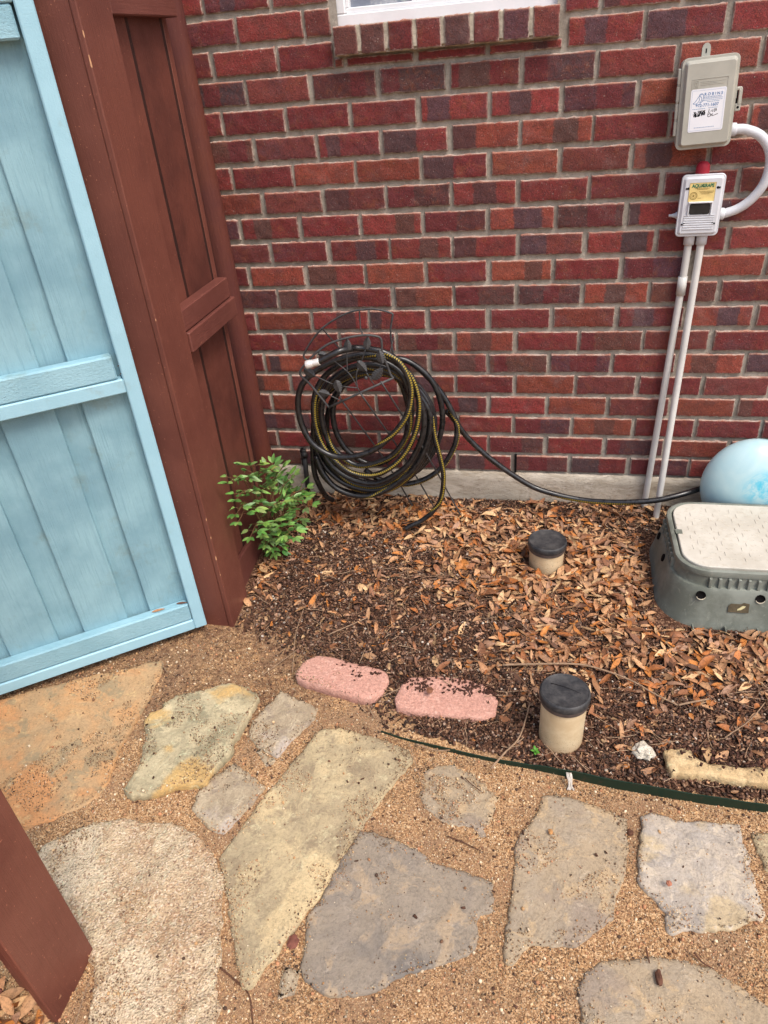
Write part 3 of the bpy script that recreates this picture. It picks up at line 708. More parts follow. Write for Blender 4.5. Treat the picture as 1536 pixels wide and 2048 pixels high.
# fence on the near side of the gate opening
fence2 = empty('wooden_fence', (0.1, -1.8, 0), 'dark brown fence post and board in the bottom left corner of the photo', 'fence')
box_obj('post', 0.006, 0.0985, -1.845, -1.752, -0.05, 2.0, M['brown'], fence2, 0.004)
box_obj('stile', 0.0995, 0.119, -1.887, -1.748, -0.005, 2.0, M['brown'], fence2, 0.0025)
pick_x(-2.02, -1.86, -0.05, -0.03, 0.01, 2.0, M['brown'], fence2)
pick_x(-2.20, -2.03, -0.05, -0.032, 0.01, 2.0, M['brown'], fence2)
pick_x(-2.40, -2.21, -0.05, -0.03, 0.01, 2.0, M['brown'], fence2)
box_obj('rail', -0.0295, 0.008, -2.4, -1.89, 0.86, 0.95, M['brown_h'], fence2, 0.003)
box_obj('kickboard', -0.0295, -0.012, -2.4, -1.86, 0.0, 0.035, M['brown_h'], fence2, 0.003)

# ------------------------------------------------------------------ text helper
def text_obj(name, s, size, Mx, m, parent, align='LEFT', sx=1.0, ext=0.0002, bold=0.0):
    cu = bpy.data.curves.new('t', 'FONT'); cu.body = s; cu.size = size; cu.align_x = align; cu.extrude = ext; cu.offset = bold
    to = bpy.data.objects.new('t', cu); C.objects.link(to)
    dg = bpy.context.evaluated_depsgraph_get(); me = bpy.data.meshes.new_from_object(to.evaluated_get(dg))
    bpy.data.objects.remove(to); bpy.data.curves.remove(cu)
    me.materials.clear()
    R_ = Mx @ Matrix.Rotation(math.pi / 2, 4, 'X') @ Matrix.Diagonal((sx, 1, 1, 1))
    me.transform(R_); shift_mesh(me, ORG[parent.name])
    me.name = name; return link(name, me, m, parent)
def strokes(name, lists, r, Mx, m, parent, yoff=0.0):
    """flat pen strokes in the (x,z) plane as thin ribbons"""
    bm = bmesh.new()
    for P in lists:
        P = catmull([np.array([p[0], 0.0, p[1]]) for p in P], 4) if len(P) > 2 else np.array([[p[0], 0.0, p[1]] for p in P])
        pv = None
        for i, p in enumerate(P):
            t = P[min(i + 1, len(P) - 1)] - P[max(i - 1, 0)]; t /= np.linalg.norm(t) + 1e-9; nn = np.array([-t[2], 0, t[0]]) * r
            a = bm.verts.new(Mx @ Vector((p + nn + [0, yoff, 0]).tolist())); b = bm.verts.new(Mx @ Vector((p - nn + [0, yoff, 0]).tolist()))
            if pv: bm.faces.new((pv[0], pv[1], b, a))
            pv = (a, b)
    return obj(name, bm, m, parent)
def rrect(w, h, r, n=6):
    pts = []
    for cx, cz, a0 in ((w / 2 - r, h / 2 - r, 0), (-w / 2 + r, h / 2 - r, 90), (-w / 2 + r, -h / 2 + r, 180), (w / 2 - r, -h / 2 + r, 270)):
        for k in range(n + 1):
            a = math.radians(a0 + 90 * k / n); pts.append((cx + r * math.cos(a), cz + r * math.sin(a)))
    return pts
def loft_xz(bm, sections, Mx, cap=True):
    """sections: (w, h, r, y) rounded rectangles stacked towards -y"""
    rings = []
    for (w, h, r, y) in sections: rings.append([bm.verts.new(Mx @ Vector((p[0], y, p[1]))) for p in rrect(w, h, r)])
    n = len(rings[0])
    for a, b in zip(rings, rings[1:]):
        for k in range(n): bm.faces.new((a[k], b[k], b[(k + 1) % n], a[(k + 1) % n]))
    if cap: bm.faces.new(rings[-1][::-1])
    bmesh.ops.recalc_face_normals(bm, faces=bm.faces[:])

# ------------------------------------------------------------------ beige plastic box on the wall
Mbeige = plain('beige plastic', lin(176, 174, 162)[:3], 0.45, 0.4, 0.08, 10, 0.08)
Mwhite = plain('white pvc', lin(208, 210, 214)[:3], 0.38, 0.45, 0.06, 10, 0.05)
Mcond = plain('grey white conduit', lin(206, 204, 198)[:3], 0.4, 0.4, 0.08, 8, 0.05)
Mpaper = plain('label paper', lin(235, 236, 240)[:3], 0.5, 0.3, 0.02, 10, 0.0)
Mblue = plain('blue ink', lin(70, 120, 170)[:3], 0.6, 0.2, 0.0, 10, 0.0)
Mbink = plain('grey blue ink', lin(130, 160, 190)[:3], 0.6, 0.2, 0.0, 10, 0.0)
Mink = plain('black ink', (0.01, 0.01, 0.012), 0.6, 0.2, 0, 10, 0)
Mylw = plain('yellow label', lin(228, 202, 132)[:3], 0.5, 0.3, 0.08, 60, 0.0)
Mgrn = plain('green ink', lin(30, 110, 85)[:3], 0.6, 0.2, 0.2, 90, 0.0)
Molv = plain('olive ink', lin(140, 116, 60)[:3], 0.6, 0.2, 0.0, 10, 0.0)
Mblk = plain('black plastic', (0.022, 0.021, 0.02), 0.45, 0.4, 0.3, 30, 0.2)
bx = empty('utility_box', (1.390, 0, 1.377), 'beige plastic box with hinged cover and paper service label, high on the brick wall', 'electrical box')
BM = Matrix.Translation((1.388, 0, 1.376)) @ Matrix.Rotation(math.radians(-2.2), 4, 'Y')
bm = bmesh.new(); loft_xz(bm, [(.128, .202, .012, 0.004), (.132, .206, .013, -0.012), (.134, .208, .013, -0.058)], BM); obj('body', bm, Mbeige, bx)
bm = bmesh.new(); loft_xz(bm, [(.136, .211, .014, -0.0575), (.139, .214, .015, -0.0585), (.139, .214, .015, -0.068), (.1375, .2125, .0145, -0.0695), (.127, .202, .010, -0.0695), (.125, .200, .010, -0.0705), (.117, .190, .007, -0.0825), (.114, .187, .006, -0.084)], BM)
cover = obj('cover', bm, Mbeige, bx)
# embossed nameplate with a square mark
bm = bmesh.new()
for a in ((-.044, .044, .058, .0592), (-.044, .044, .036, .0372), (-.044, -.0428, .0372, .058), (.0428, .044, .0372, .058)): add_box(bm, a[0], a[1], -.0848, -.0835, a[2], a[3], 0.0, BM)
for a in ((-.0405, -.0275, .0540, .0550), (-.0405, -.0275, .0400, .0410), (-.0405, -.0395, .041, .054), (-.0285, -.0275, .041, .054), (-.0365, -.0315, .0505, .0513), (-.0365, -.0357, .0440, .0505), (-.0365, -.0315, .0432, .0440), (-.0323, -.0315, .044, .0505)): add_box(bm, a[0], a[1], -.0849, -.0835, a[2], a[3], 0.0, BM)
for zz, xa, xb in ((.051, -.022, .036), (.0475, -.022, .02), (.044, -.022, .03)):
    x = xa
    while x < xb: w_ = random.uniform(.003, .007); add_box(bm, x, x + w_, -.0846, -.0835, zz, zz + .0016, 0, BM); x += w_ + .0015
obj('nameplate', bm, Mbeige, cover)
# keyhole tab on top
bm = bmesh.new(); ptsT = [(-.0105, 0.102), (.0105, 0.102), (.0105, .124), (.0085, .130), (.004, .134), (0, .135), (-.004, .134), (-.0085, .130), (-.0105, .124)]
f1 = [bm.verts.new(BM @ Vector((p[0] - .006, -.012, p[1]))) for p in ptsT]; f0 = [bm.verts.new(BM @ Vector((p[0] - .006, -.004, p[1]))) for p in ptsT]
bm.faces.new(f1)
for k in range(9): bm.faces.new((f1[k], f0[k], f0[(k + 1) % 9], f1[(k + 1) % 9]))
bmesh.ops.recalc_face_normals(bm, faces=bm.faces[:]); tab = obj('mounting_tab', bm, Mbeige, bx)
bm = bmesh.new(); add_lathe(bm, [(0, -.001), (.0036, -.001), (.0036, 0), (0, 0)], (0, 0, 0), seg=14, M=Matrix.Rotation(math.pi / 2, 4, 'X')); bm.transform(BM @ Matrix.Translation((-.006, -.0118, .122)))
add_box(bm, -.0075, -.0045, -.0128, -.0118, .112, .122, 0, BM); obj('keyhole', bm, Mink, tab)
# hinge knuckles and latch
for k in range(4):
    z1_ = .086 - k * .0405
    hb = box_obj('hinge', -.0775, -.0690, -.066, -.057, z1_ - .036, z1_, Mbeige, bx, .0015, BM)
for k in range(3):
    bm = bmesh.new(); add_lathe(bm, [(0, 0), (.0038, 0), (.0038, .005), (0, .005)], BM @ Vector((-.0735, -.0615, .0455 - k * .0405)), seg=12); obj('hinge_pin', bm, Mbeige, bx)
bm = bmesh.new()
add_box(bm, .0675, .0705, -.070, -.050, .004, .028, .001, BM); add_box(bm, .0805, .084, -.070, -.058, -.010, .026, .001, BM); add_box(bm, .0695, .083, -.070, -.058, .022, .030, .002, BM); add_box(bm, .0695, .0835, -.070, -.058, -.026, -.008, .002, BM); add_box(bm, .0755, .081, -.0715, -.066, -.010, .024, .001, BM)
lat = obj('latch', bm, Mbeige, bx)
box_obj('slot', .0708, .0752, -.064, -.062, -.008, .022, Mink, lat, 0, BM)
bm = bmesh.new(); add_lathe(bm, [(0, -.0006), (.0032, -.0006), (.0032, 0), (0, 0)], (0, 0, 0), seg=14, M=Matrix.Rotation(math.pi / 2, 4, 'X')); bm.transform(BM @ Matrix.Translation((.0765, -.0702, -.017))); obj('padlock_hole', bm, M['black_gap'], lat)
# paper label
LM = BM @ Matrix.Translation((-.001, -.0843, -.014))
bm = bmesh.new(); loft_xz(bm, [(.086, .100, .005, 0.0), (.086, .100, .005, -.0004)], LM); lab = obj('label', bm, Mpaper, bx)
LT = LM @ Matrix.Translation((0, -.0006, 0))
bm = bmesh.new()
for a in ((-.0395, .0395, .0462, .0465), (-.0395, .0395, -.0465, -.0462), (-.0395, -.0392, -.0462, .0462), (.0392, .0395, -.0462, .0462)): add_box(bm, a[0], a[1], -.0001, .0001, a[2], a[3], 0, LT)
obj('border', bm, Mbink, lab)
text_obj('lettering', 'R O B I N S', .0092, LT @ Matrix.Translation((-.010, 0, .0335)), Mblue, lab, sx=1.0, bold=.0001)
text_obj('lettering', 'E N G I N E E R I N G', .0046, LT @ Matrix.Translation((-.010, 0, .0283)), Mblue, lab)
text_obj('lettering', '972-771-1607', .0100, LT @ Matrix.Translation((-.029, 0, .0085)), Mblue, lab, bold=.0001)
bm = bmesh.new(); random.seed(4)
for zz, xa, xb in ((.0258, -.010, .036), (.0222, -.011, .036), (.0186, -.002, .028), (.0034, -.036, -.004), (.0040, .003, .026), (-.0405, -.028, .022)):
    x = xa
    while x < xb: w_ = random.uniform(.0012, .004); add_box(bm, x, min(xb, x + w_), -.0001, .0001, zz, zz + .0012, 0, LT); x += w_ + .0009
obj('fine_print', bm, Mbink, lab)
strokes('logo', [[(-.036, .017), (-.030, .022), (-.024, .031), (-.021, .035), (-.016, .037), (-.0125, .036), (-.0115, .030), (-.013, .022), (-.019, .0165)], [(-.036, .017), (-.029, .0165), (-.024, .019), (-.021, .024), (-.022, .030)], [(-.024, .032), (-.018, .032), (-.0155, .027), (-.017, .021), (-.0205, .018)], [(-.0225, .0345), (-.019, .0385), (-.014, .0385)], [(-.014, .021), (-.0105, .0225)]], .00055, LT, Mblue, lab)
hw = []
for (cx, cz, n_) in ((-.030, -.007, 3), (-.024, -.008, 3), (-.018, -.007, 4), (-.012, -.007, 4), (-.006, -.005, 3)):
    for k in range(n_):
        a = [(cx + random.uniform(-.004, .004), cz + random.uniform(-.007, .006)) for _ in range(4)]; hw.append(a)
hw += [[(.006, .002), (.005, -.006), (.008, -.006)], [(.011, -.001), (.0105, -.005)], [(.015, .000), (.014, -.006)], [(.019, .002), (.018, -.005), (.021, -.004), (.022, .002), (.024, -.004)],
       [(.004, -.007), (.004, -.016), (.010, -.015), (.009, -.009), (.004, -.012)], [(.012, -.010), (.012, -.015)], [(.015, -.009), (.014, -.014), (.018, -.014), (.028, -.011)]]
strokes('handwriting', hw, .00065, LT, Mink, lab)

# ------------------------------------------------------------------ white box below it, conduits
wb = empty('electrical_box', (1.413, 0, 1.12), 'white pvc junction box with yellow sticker and black flap, below the beige box', 'electrical box')
WM = Matrix.Translation((1.412, 0, 1.119))
bm = bmesh.new(); loft_xz(bm, [(.100, .150, .010, .004), (.106, .156, .010, -.045)], WM); obj('body', bm, Mwhite, wb)
bm = bmesh.new(); loft_xz(bm, [(.112, .162, .012, -.0445), (.115, .165, .012, -.0455), (.115, .165, .012, -.052), (.112, .162, .012, -.0535), (.106, .156, .009, -.0535), (.094, .144, .005, -.0585)], WM); wc = obj('cover', bm, Mwhite, wb)
bm = bmesh.new()
for k in range(7): add_box(bm, -.041, .041, -.0603, -.058, -.0625 + k * .0062, -.0592 + k * .0062, .0006, WM)
obj('ribs', bm, Mwhite, wc)
for sx_, sz_ in ((-1, 1), (1, 1), (-1, -1), (1, -1)):
    bm = bmesh.new(); add_lathe(bm, [(0, -.0012), (.0036, -.0012), (.0036, 0), (0, 0)], (0, 0, 0), seg=12, M=Matrix.Rotation(math.pi / 2, 4, 'X')); bm.transform(WM @ Matrix.Translation((sx_ * .0385, -.0586, sz_ * .0475)))
    add_box(bm, min(sx_ * .0385, sx_ * .0455), max(sx_ * .0385, sx_ * .0455), -.0597, -.0586, sz_ * .0475 - .0022, sz_ * .0475 + .0022, 0, WM); obj('screw', bm, Mink, wc)
# hood and flap
bm = bmesh.new(); add_box(bm, -.0335, .0305, -.067, -.058, .0090, .0130, .001, WM); add_box(bm, -.0335, -.0305, -.064, -.058, -.022, .009, .001, WM); add_box(bm, .0275, .0305, -.064, -.058, -.022, .009, .001, WM); obj('hood', bm, Mwhite, wc)
bm = bmesh.new(); loft_xz(bm, [(.054, .029, .006, -.0583), (.054, .029, .006, -.0610), (.050, .025, .005, -.0625)], WM @ Matrix.Translation((-.0015, 0, -.0065))); obj('flap', bm, Mblk, wb)
SM = WM @ Matrix.Translation((-.0015, -.0588, .0375))
bm = bmesh.new(); add_box(bm, -.0345, .0345, -.0004, 0, -.0245, .0245, 0, SM); stk = obj('sticker', bm, Mylw, wb)
ST = SM @ Matrix.Translation((0, -.0007, 0))
text_obj('lettering', 'AQUA', .0125, ST @ Matrix.Translation((-.0285, 0, .0125)) @ Matrix.Shear('XY', 4, (0.0, 0.0)), Mgrn, stk, sx=.88, bold=.0005)
text_obj('lettering', 'GRAPE', .0125, ST @ Matrix.Translation((-.0015, 0, .0125)), Mgrn, stk, sx=.82, bold=.0005)
bm = bmesh.new(); random.seed(5)
for zz, xa, xb in ((.0088, -.020, .018), (.0062, -.014, .014), (.0010, -.008, .031), (-.0024, -.005, .029), (-.0056, -.001, .020), (-.0165, -.009, -.001)):
    x = xa
    while x < xb: w_ = random.uniform(.0015, .0045); add_box(bm, x, min(xb, x + w_), -.0001, .0001, zz, zz + .0013, 0, ST); x += w_ + .0009
obj('fine_print', bm, Molv, stk)
star = [(math.sin(2 * math.pi * k / 10) * (.0042 if k % 2 == 0 else .0018), math.cos(2 * math.pi * k / 10) * (.0042 if k % 2 == 0 else .0018)) for k in range(11)]
circ = lambda r_: [(r_ * math.cos(2 * math.pi * k / 24) - .0215, r_ * math.sin(2 * math.pi * k / 24) - .0095) for k in range(25)]
bm = bmesh.new()
cv = bm.verts.new(ST @ Vector((-.0215, 0, -.0095))); sv = [bm.verts.new(ST @ Vector((-.0215 + p[0], 0, -.0095 + p[1]))) for p in star[:-1]]
for k in range(10): bm.faces.new((cv, sv[(k + 1) % 10], sv[k]))
sl_ = obj('seal', bm, Molv, stk)
strokes('seal_ring', [circ(.0098), circ(.0088), circ(.0062)], .0004, ST, Molv, stk)
bm = bmesh.new()
for a in ((-.0345, .0345, .0241, .0245), (-.0345, -.0341, -.0245, .0245), (.0341, .0345, -.0245, .0245)): add_box(bm, a[0], a[1], -.0002, .0002, a[2], a[3], 0, ST)
obj('border', bm, Molv, stk)
Mred = plain('red knob', lin(170, 45, 60)[:3], 0.55, 0.3, 0.12, 20, 0.1)
bm = bmesh.new(); add_lathe(bm, [(.0185, -.012), (.0185, .010), (.0178, .018), (.0150, .0255), (.009, .0300), (0, .0312)], (1.409, -.0285, 1.2005), seg=24); obj('red_cap', bm, Mred, wb)
# small nipple at the left, hub fittings
RY = Matrix.Rotation(math.pi / 2, 4, 'Y')
bm = bmesh.new(); add_lathe(bm, [(.0095, 0), (.0095, .006), (.0062, .010), (.0062, .013), (.005, .014), (.005, .017), (.0038, .018), (.0038, .026), (0, .0265)], (1.361, -.024, 1.090), seg=14, M=Matrix.Rotation(-math.pi / 2, 4, 'Y')); obj('nipple', bm, Mwhite, wb)
bm = bmesh.new(); add_lathe(bm, [(0, 0), (.0165, 0), (.0165, .018), (.014, .020), (.0125, .020), (0, .020)], (1.464, -.027, 1.090), seg=20, M=RY); obj('hub', bm, Mwhite, wb)
bm = bmesh.new(); add_lathe(bm, [(0, 0), (.0165, 0), (.0165, .022), (.015, .024), (0, .024)], (1.452, -.040, 1.307), seg=20, M=RY); obj('hub', bm, Mwhite, bx)
lc = [(1.474, -.040, 1.307), (1.500, -.041, 1.305), (1.538, -.043, 1.289), (1.566, -.044, 1.257), (1.577, -.044, 1.215), (1.571, -.042, 1.168), (1.548, -.036, 1.128), (1.518, -.030, 1.103), (1.483, -.027, 1.090)]
o_ = tube_obj('conduit', catmull(lc, 10), .0128, Mwhite, None, 20, origin=(1.5, -.04, 1.2)); tag(o_, 'curved white flexible conduit looping between the beige and white boxes', 'conduit')
def conduit(P, label, cx):
    o = empty('conduit', (P[-1][0], P[-1][1], 0.05), label, 'conduit', 'straight conduits under the white box')
    tube_obj('pipe', catmull([np.array(p) for p in P], 10), .0108, Mcond, o, 18)
    bm = bmesh.new(); zt = P[0][2]
    add_lathe(bm, [(0, 0), (.0150, 0), (.0150, .030), (.0138, .032), (0, .032)], (P[0][0], P[0][1], zt - .028), seg=20)
    obj('coupling', bm, Mwhite, o)
    if cx: bm = bmesh.new(); add_lathe(bm, [(.0108, 0), (.0136, 0), (.0136, .055), (.0108, .055)], (P[1][0], P[1][1], P[1][2] - .03), seg=20); obj('coupling', bm, Mcond, o)
    return o
b1 = G(1285, 1020, .065); b2_ = G(1310, 1050, .062)
conduit([(1.400, -.026, 1.036), (1.3975, -.028, .89), (1.388, -.026, .5), (b1[0], -.024, .02)], 'left one of two straight grey white conduits running down the wall from the white box', True)
conduit([(1.434, -.028, 1.036), (1.428, -.045, .75), (1.418, -.075, .4), (b2_[0], b2_[1] + .008, .02)], 'right one of two straight grey white conduits, leaning away from the wall at its foot', False)

# ------------------------------------------------------------------ hose holder
Miron = plain('dark iron', (0.055, 0.054, 0.054), 0.55, 0.5, 0.3, 60, 0.3)
def ZH(x, y, Yv): return Y(540 + x / 2.954, 560 + y / 2.954, Yv)
def ZI(x, y, Yv): return Y(560 + x / 5.12, 600 + y / 5.12, Yv)
hh = empty('hose_stand', (0.32, -0.2, 0.07), 'dark wire hose stand with metal leaves holding the coiled hose', 'hose stand')
BY = -0.10
def FY(x): return -0.388 + (x - 200) * 0.00004
arch = [ZI(300, 625, BY), ZI(245, 590, BY), ZI(262, 520, BY), ZI(330, 410, BY), ZI(430, 292, BY), ZI(560, 200, BY), ZI(700, 130, BY), ZI(820, 103, BY), ZI(950, 92, BY), ZI(1080, 115, BY), ZI(1148, 140, BY), ZI(1152, 170, BY), ZI(1133, 300, BY), ZI(1140, 420, BY), ZI(1160, 560, BY)]
tube_obj('back_arch', catmull(arch, 8), .0032, Miron, hh, 8)
fr = [(500, 1100), (400, 975), (300, 855), (215, 775), (207, 730), (240, 680), (320, 590), (400, 515), (520, 440), (700, 385), (870, 360), (990, 372), (1030, 395), (1042, 450), (1048, 540), (1090, 650), (1135, 770), (1160, 800)]
tube_obj('front_frame', catmull([ZI(x, y, FY(x)) for x, y in fr], 7), .0036, Miron, hh, 8)
tube_obj('front_bar', [ZI(500, 1100, FY(500)), ZI(820, 950, FY(820)), ZI(1165, 795, FY(1165))], .0038, Miron, hh, 8)
tube_obj('cross_wire', [ZI(430, 292, BY), ZI(610, 495, -.27), ZI(620, 500, -.30)], .0024, Miron, hh, 7)
tube_obj('cross_wire', [ZI(812, 105, BY), ZI(825, 300, -.25), ZI(850, 365, FY(850))], .0024, Miron, hh, 7)
tube_obj('cross_wire', [ZI(1148, 140, BY) + [0, 0, -.08], ZI(1100, 640, -.2), ZI(1135, 770, FY(1135))], .0024, Miron, hh, 7)
vines = [[(820, 945), (710, 755), (530, 605)], [(690, 745), (683, 540)], [(795, 900), (780, 780), (800, 700)], [(640, 885), (790, 900)], [(540, 862), (370, 785)], [(625, 1030), (515, 980)], [(630, 1025), (605, 960)], [(965, 870), (885, 745)], [(835, 625), (875, 510)], [(1020, 700), (1040, 640)], [(945, 815), (920, 780)]]
for v_ in vines: tube_obj('stem', catmull([ZI(x, y, FY(x)) for x, y in v_], 5), .0018, Miron, hh, 6)
def metal_leaf(cx, cy, L_, ang, w=.56):
    b2 = bmesh.new(); n = 14; prev = None; a = math.radians(ang); depth = FY(cx) - .004
    top_, bot_ = [], []
    for i in range(n + 1):
        t = i / n; wd = w * L_ * math.sin(math.pi * t ** 0.8) ** 0.8 * 0.5 + 0.4; sr = 1 + (0.12 if i % 2 else -0.06)
        for sgn, lst in ((1, top_), (-1, bot_)):
            lx, ly = (t - .5) * L_, sgn * wd * sr
            lst.append((cx + lx * math.cos(a) - ly * math.sin(a), cy - lx * math.sin(a) - ly * math.cos(a)))
    for off_, fl in ((0, 1), (.0022, -1)):
        mid = [b2.verts.new((ZI(cx + (i / n - .5) * L_ * math.cos(a), cy - (i / n - .5) * L_ * math.sin(a), depth + off_ - .003)).tolist()) for i in range(n + 1)]
        T_ = [b2.verts.new(ZI(p[0], p[1], depth + off_ + .002).tolist()) for p in top_]; B_ = [b2.verts.new(ZI(p[0], p[1], depth + off_ + .002).tolist()) for p in bot_]
        for i in range(n):
            for A_, B2 in ((T_, mid), (mid, B_)):
                q = (A_[i], A_[i + 1], B2[i + 1], B2[i]); b2.faces.new(q if fl > 0 else q[::-1])
    obj('metal_leaf', b2, Miron, hh)
for a in ((692, 465, 140, 92), (893, 440, 135, 85), (1030, 580, 150, 105), (840, 680, 150, -48), (1000, 755, 165, 48), (305, 745, 150, -35), (595, 890, 150, -72), (455, 955, 130, -15), (440, 558, 110, -12)): metal_leaf(*a)
bm = bmesh.new(); add_lathe(bm, [(0, .0), (.006, .001), (.0055, .004), (.0030, .0075), (0, .008)], (0, 0, 0), seg=14, M=Matrix.Rotation(math.pi / 2, 4, 'X')); bm.transform(Matrix.Translation(ZI(882, 795, FY(882)).tolist())); obj('rosette', bm, Miron, hh)
for (a, b) in (((430, 720), (860, 1365)), ((535, 670), (1000, 1395)), ((655, 600), (1145, 1425))):
    p0 = ZI((540 + a[0] / 2.954 - 560) * 5.12, (560 + a[1] / 2.954 - 600) * 5.12, FY(700)); g0 = G(540 + b[0] / 2.954, 560 + b[1] / 2.954, .06)
    g0 = np.array(g0); mid = 0.5 * (p0 + g0) + [0, .02, 0]
    tube_obj('leg', catmull([p0, mid, g0, g0 + (g0 - mid) * .15], 8), .0028, Miron, hh, 7)

# ------------------------------------------------------------------ the hose
def hose_mat():
    t = NT('black rubber hose with yellow stripe'); a = t.attr('cs', 'Vector'); s_ = t.n('ShaderNodeSeparateXYZ'); t.l(a, s_.inputs[0])
    saw = t.math('MULTIPLY', t.math('SUBTRACT', t.math('FRACT', t.math('MULTIPLY', s_.outputs[2], 130.0)), 0.5), 0.16)
    k = t.mr(t.math('ADD', s_.outputs[0], saw), 0.958, 0.975)
    v = t.tc(); n = t.noise(v, 60, 4, 0.6); rib = t.math('SINE', t.math('MULTIPLY', s_.outputs[2], 1400.0))
    blk = t.mix(t.mr(n, 0.35, 0.7), (0.007, 0.007, 0.008), (0.022, 0.021, 0.021)); c = t.mix(k, blk, lin(160, 138, 46))
    return t.fin(c, t.mr(n, 0.3, 0.7, 0.24, 0.42), 0.6, [(rib, 0.06, 0.0008), (n, 0.15, 0.001)])
Mhose = hose_mat()
hose = empty('garden_hose', (0.35, -0.2, 0.1), 'black garden hose with yellow stripe, coiled on the wire stand beside the wall', 'hose')
def hose_part(name, K, vis=(), r=.0098, n=9, side=0.75):
    P = catmull([ZH(x, y, d) for x, y, d in K], n); seg = 20
    V, F, A, S_ = tube_arrays(P, r, seg)
    N_ = len(P); T_ = np.gradient(P, axis=0); T_ /= np.linalg.norm(T_, axis=1)[:, None]
    cam_d_ = CAM - P; cam_d_ -= T_ * np.sum(cam_d_ * T_, 1)[:, None]; cam_d_ /= np.linalg.norm(cam_d_, axis=1)[:, None]; sd_ = np.cross(T_, cam_d_)
    kidx = np.arange(N_) / n; th = np.full(N_, 2.7)
    for (a_, b_, ang_) in vis: th = np.where((kidx >= a_) & (kidx <= b_), ang_, th)
    for _ in range(6 * n): th = np.convolve(np.pad(th, 1, mode='edge'), [.25, .5, .25], 'valid')
    D_ = cam_d_ * np.cos(th)[:, None] + sd_ * np.sin(th)[:, None]
    nr_ = (V[:N_ * seg].reshape(N_, seg, 3) - P[:, None]) / r
    cx_ = np.concatenate([np.einsum('nsk,nk->ns', nr_, D_).ravel(), [0, 0]])
    cs = np.stack([cx_, cx_ * 0, S_], 1)
    tr = []
    for f in F:
        if len(set(f)) == 4: tr += [(f[0], f[1], f[2]), (f[0], f[2], f[3])]
        else: tr.append((f[0], f[1], f[2]))
    return fast(name, V, np.array(tr), Mhose, hose, smooth=True, attrs={'cs': cs})
KA = [(275, 488, -.405), (400, 425, -.39), (460, 409, -.365), (520, 402, -.34), (650, 420, -.335), (745, 470, -.33), (805, 550, -.33), (833, 650, -.33), (818, 770, -.335), (770, 860, -.34), (690, 945, -.34), (600, 1010, -.34), (480, 1045, -.345), (360, 1035, -.345), (250, 965, -.345), (190, 860, -.34), (165, 740, -.335), (180, 640, -.33), (225, 575, -.325), (300, 520, -.315),
      (420, 465, -.31), (560, 440, -.305), (690, 455, -.30), (790, 520, -.30), (850, 600, -.30), (882, 730, -.305), (865, 880, -.31), (800, 1020, -.315), (710, 1110, -.32), (600, 1155, -.32), (480, 1138, -.32), (370, 1055, -.315), (300, 960, -.31), (262, 830, -.305), (262, 700, -.30), (300, 600, -.29), (380, 520, -.285),
      (500, 465, -.28), (620, 465, -.275), (740, 520, -.27), (800, 600, -.275), (835, 740, -.28), (815, 900, -.285), (740, 1020, -.29), (640, 1075, -.29), (520, 1095, -.29), (420, 1040, -.285), (340, 940, -.28), (305, 800, -.275), (320, 680, -.27), (370, 590, -.265), (470, 520, -.255),
      (600, 500, -.25), (730, 540, -.25), (840, 640, -.25), (905, 770, -.255), (900, 920, -.265), (830, 1070, -.27), (740, 1150, -.275), (620, 1200, -.275), (480, 1175, -.275), (370, 1100, -.27), (310, 1000, -.265), (285, 860, -.26), (300, 720, -.25), (370, 620, -.24), (480, 550, -.235),
      (610, 520, -.23), (740, 570, -.225), (870, 670, -.225), (945, 800, -.23), (930, 960, -.24), (860, 1100, -.245), (760, 1190, -.25), (620, 1240, -.25), (460, 1210, -.245), (340, 1120, -.24), (275, 1000, -.235), (258, 860, -.23), (290, 720, -.22), (380, 620, -.21), (500, 560, -.205),
      (630, 545, -.20), (750, 580, -.20), (800, 680, -.20), (820, 800, -.205), (790, 960, -.215), (700, 1060, -.22), (590, 1085, -.22), (470, 1020, -.22), (400, 920, -.215), (372, 800, -.21), (390, 690, -.20), (450, 610, -.19), (560, 560, -.185),
      (700, 560, -.18), (850, 620, -.175), (950, 740, -.175), (970, 880, -.18), (930, 1030, -.19), (830, 1160, -.2), (700, 1240, -.205), (560, 1268, -.205), (400, 1230, -.20), (300, 1130, -.195), (262, 980, -.19), (265, 820, -.18), (330, 680, -.17), (460, 580, -.165),
      (620, 500, -.16), (760, 465, -.155), (880, 520, -.15), (970, 620, -.15), (1015, 760, -.15), (1010, 900, -.155), (950, 1040, -.165), (850, 1140, -.175), (720, 1195, -.18), (580, 1190, -.185), (430, 1120, -.18), (350, 980, -.17), (340, 800, -.16), (400, 660, -.15), (520, 570, -.14),
      (680, 490, -.13), (800, 475, -.13), (920, 560, -.13), (1020, 680, -.135), (1085, 800, -.14), (1105, 880, -.145), (1090, 980, -.155), (1020, 1100, -.165), (920, 1175, -.175), (790, 1207, -.185), (650, 1180, -.19), (560, 1120, -.19)]
hose_part('coil', KA, n=7, vis=[(4, 10.5, -.5), (21, 29, -.2), (29, 35, .5), (41, 47, -.9), (52, 55, .9), (63, 67, -1.1), (78, 84, 1.0), (104, 108, -1.0), (128, 137, -1.15), (137, 142, .9)])
KB = []
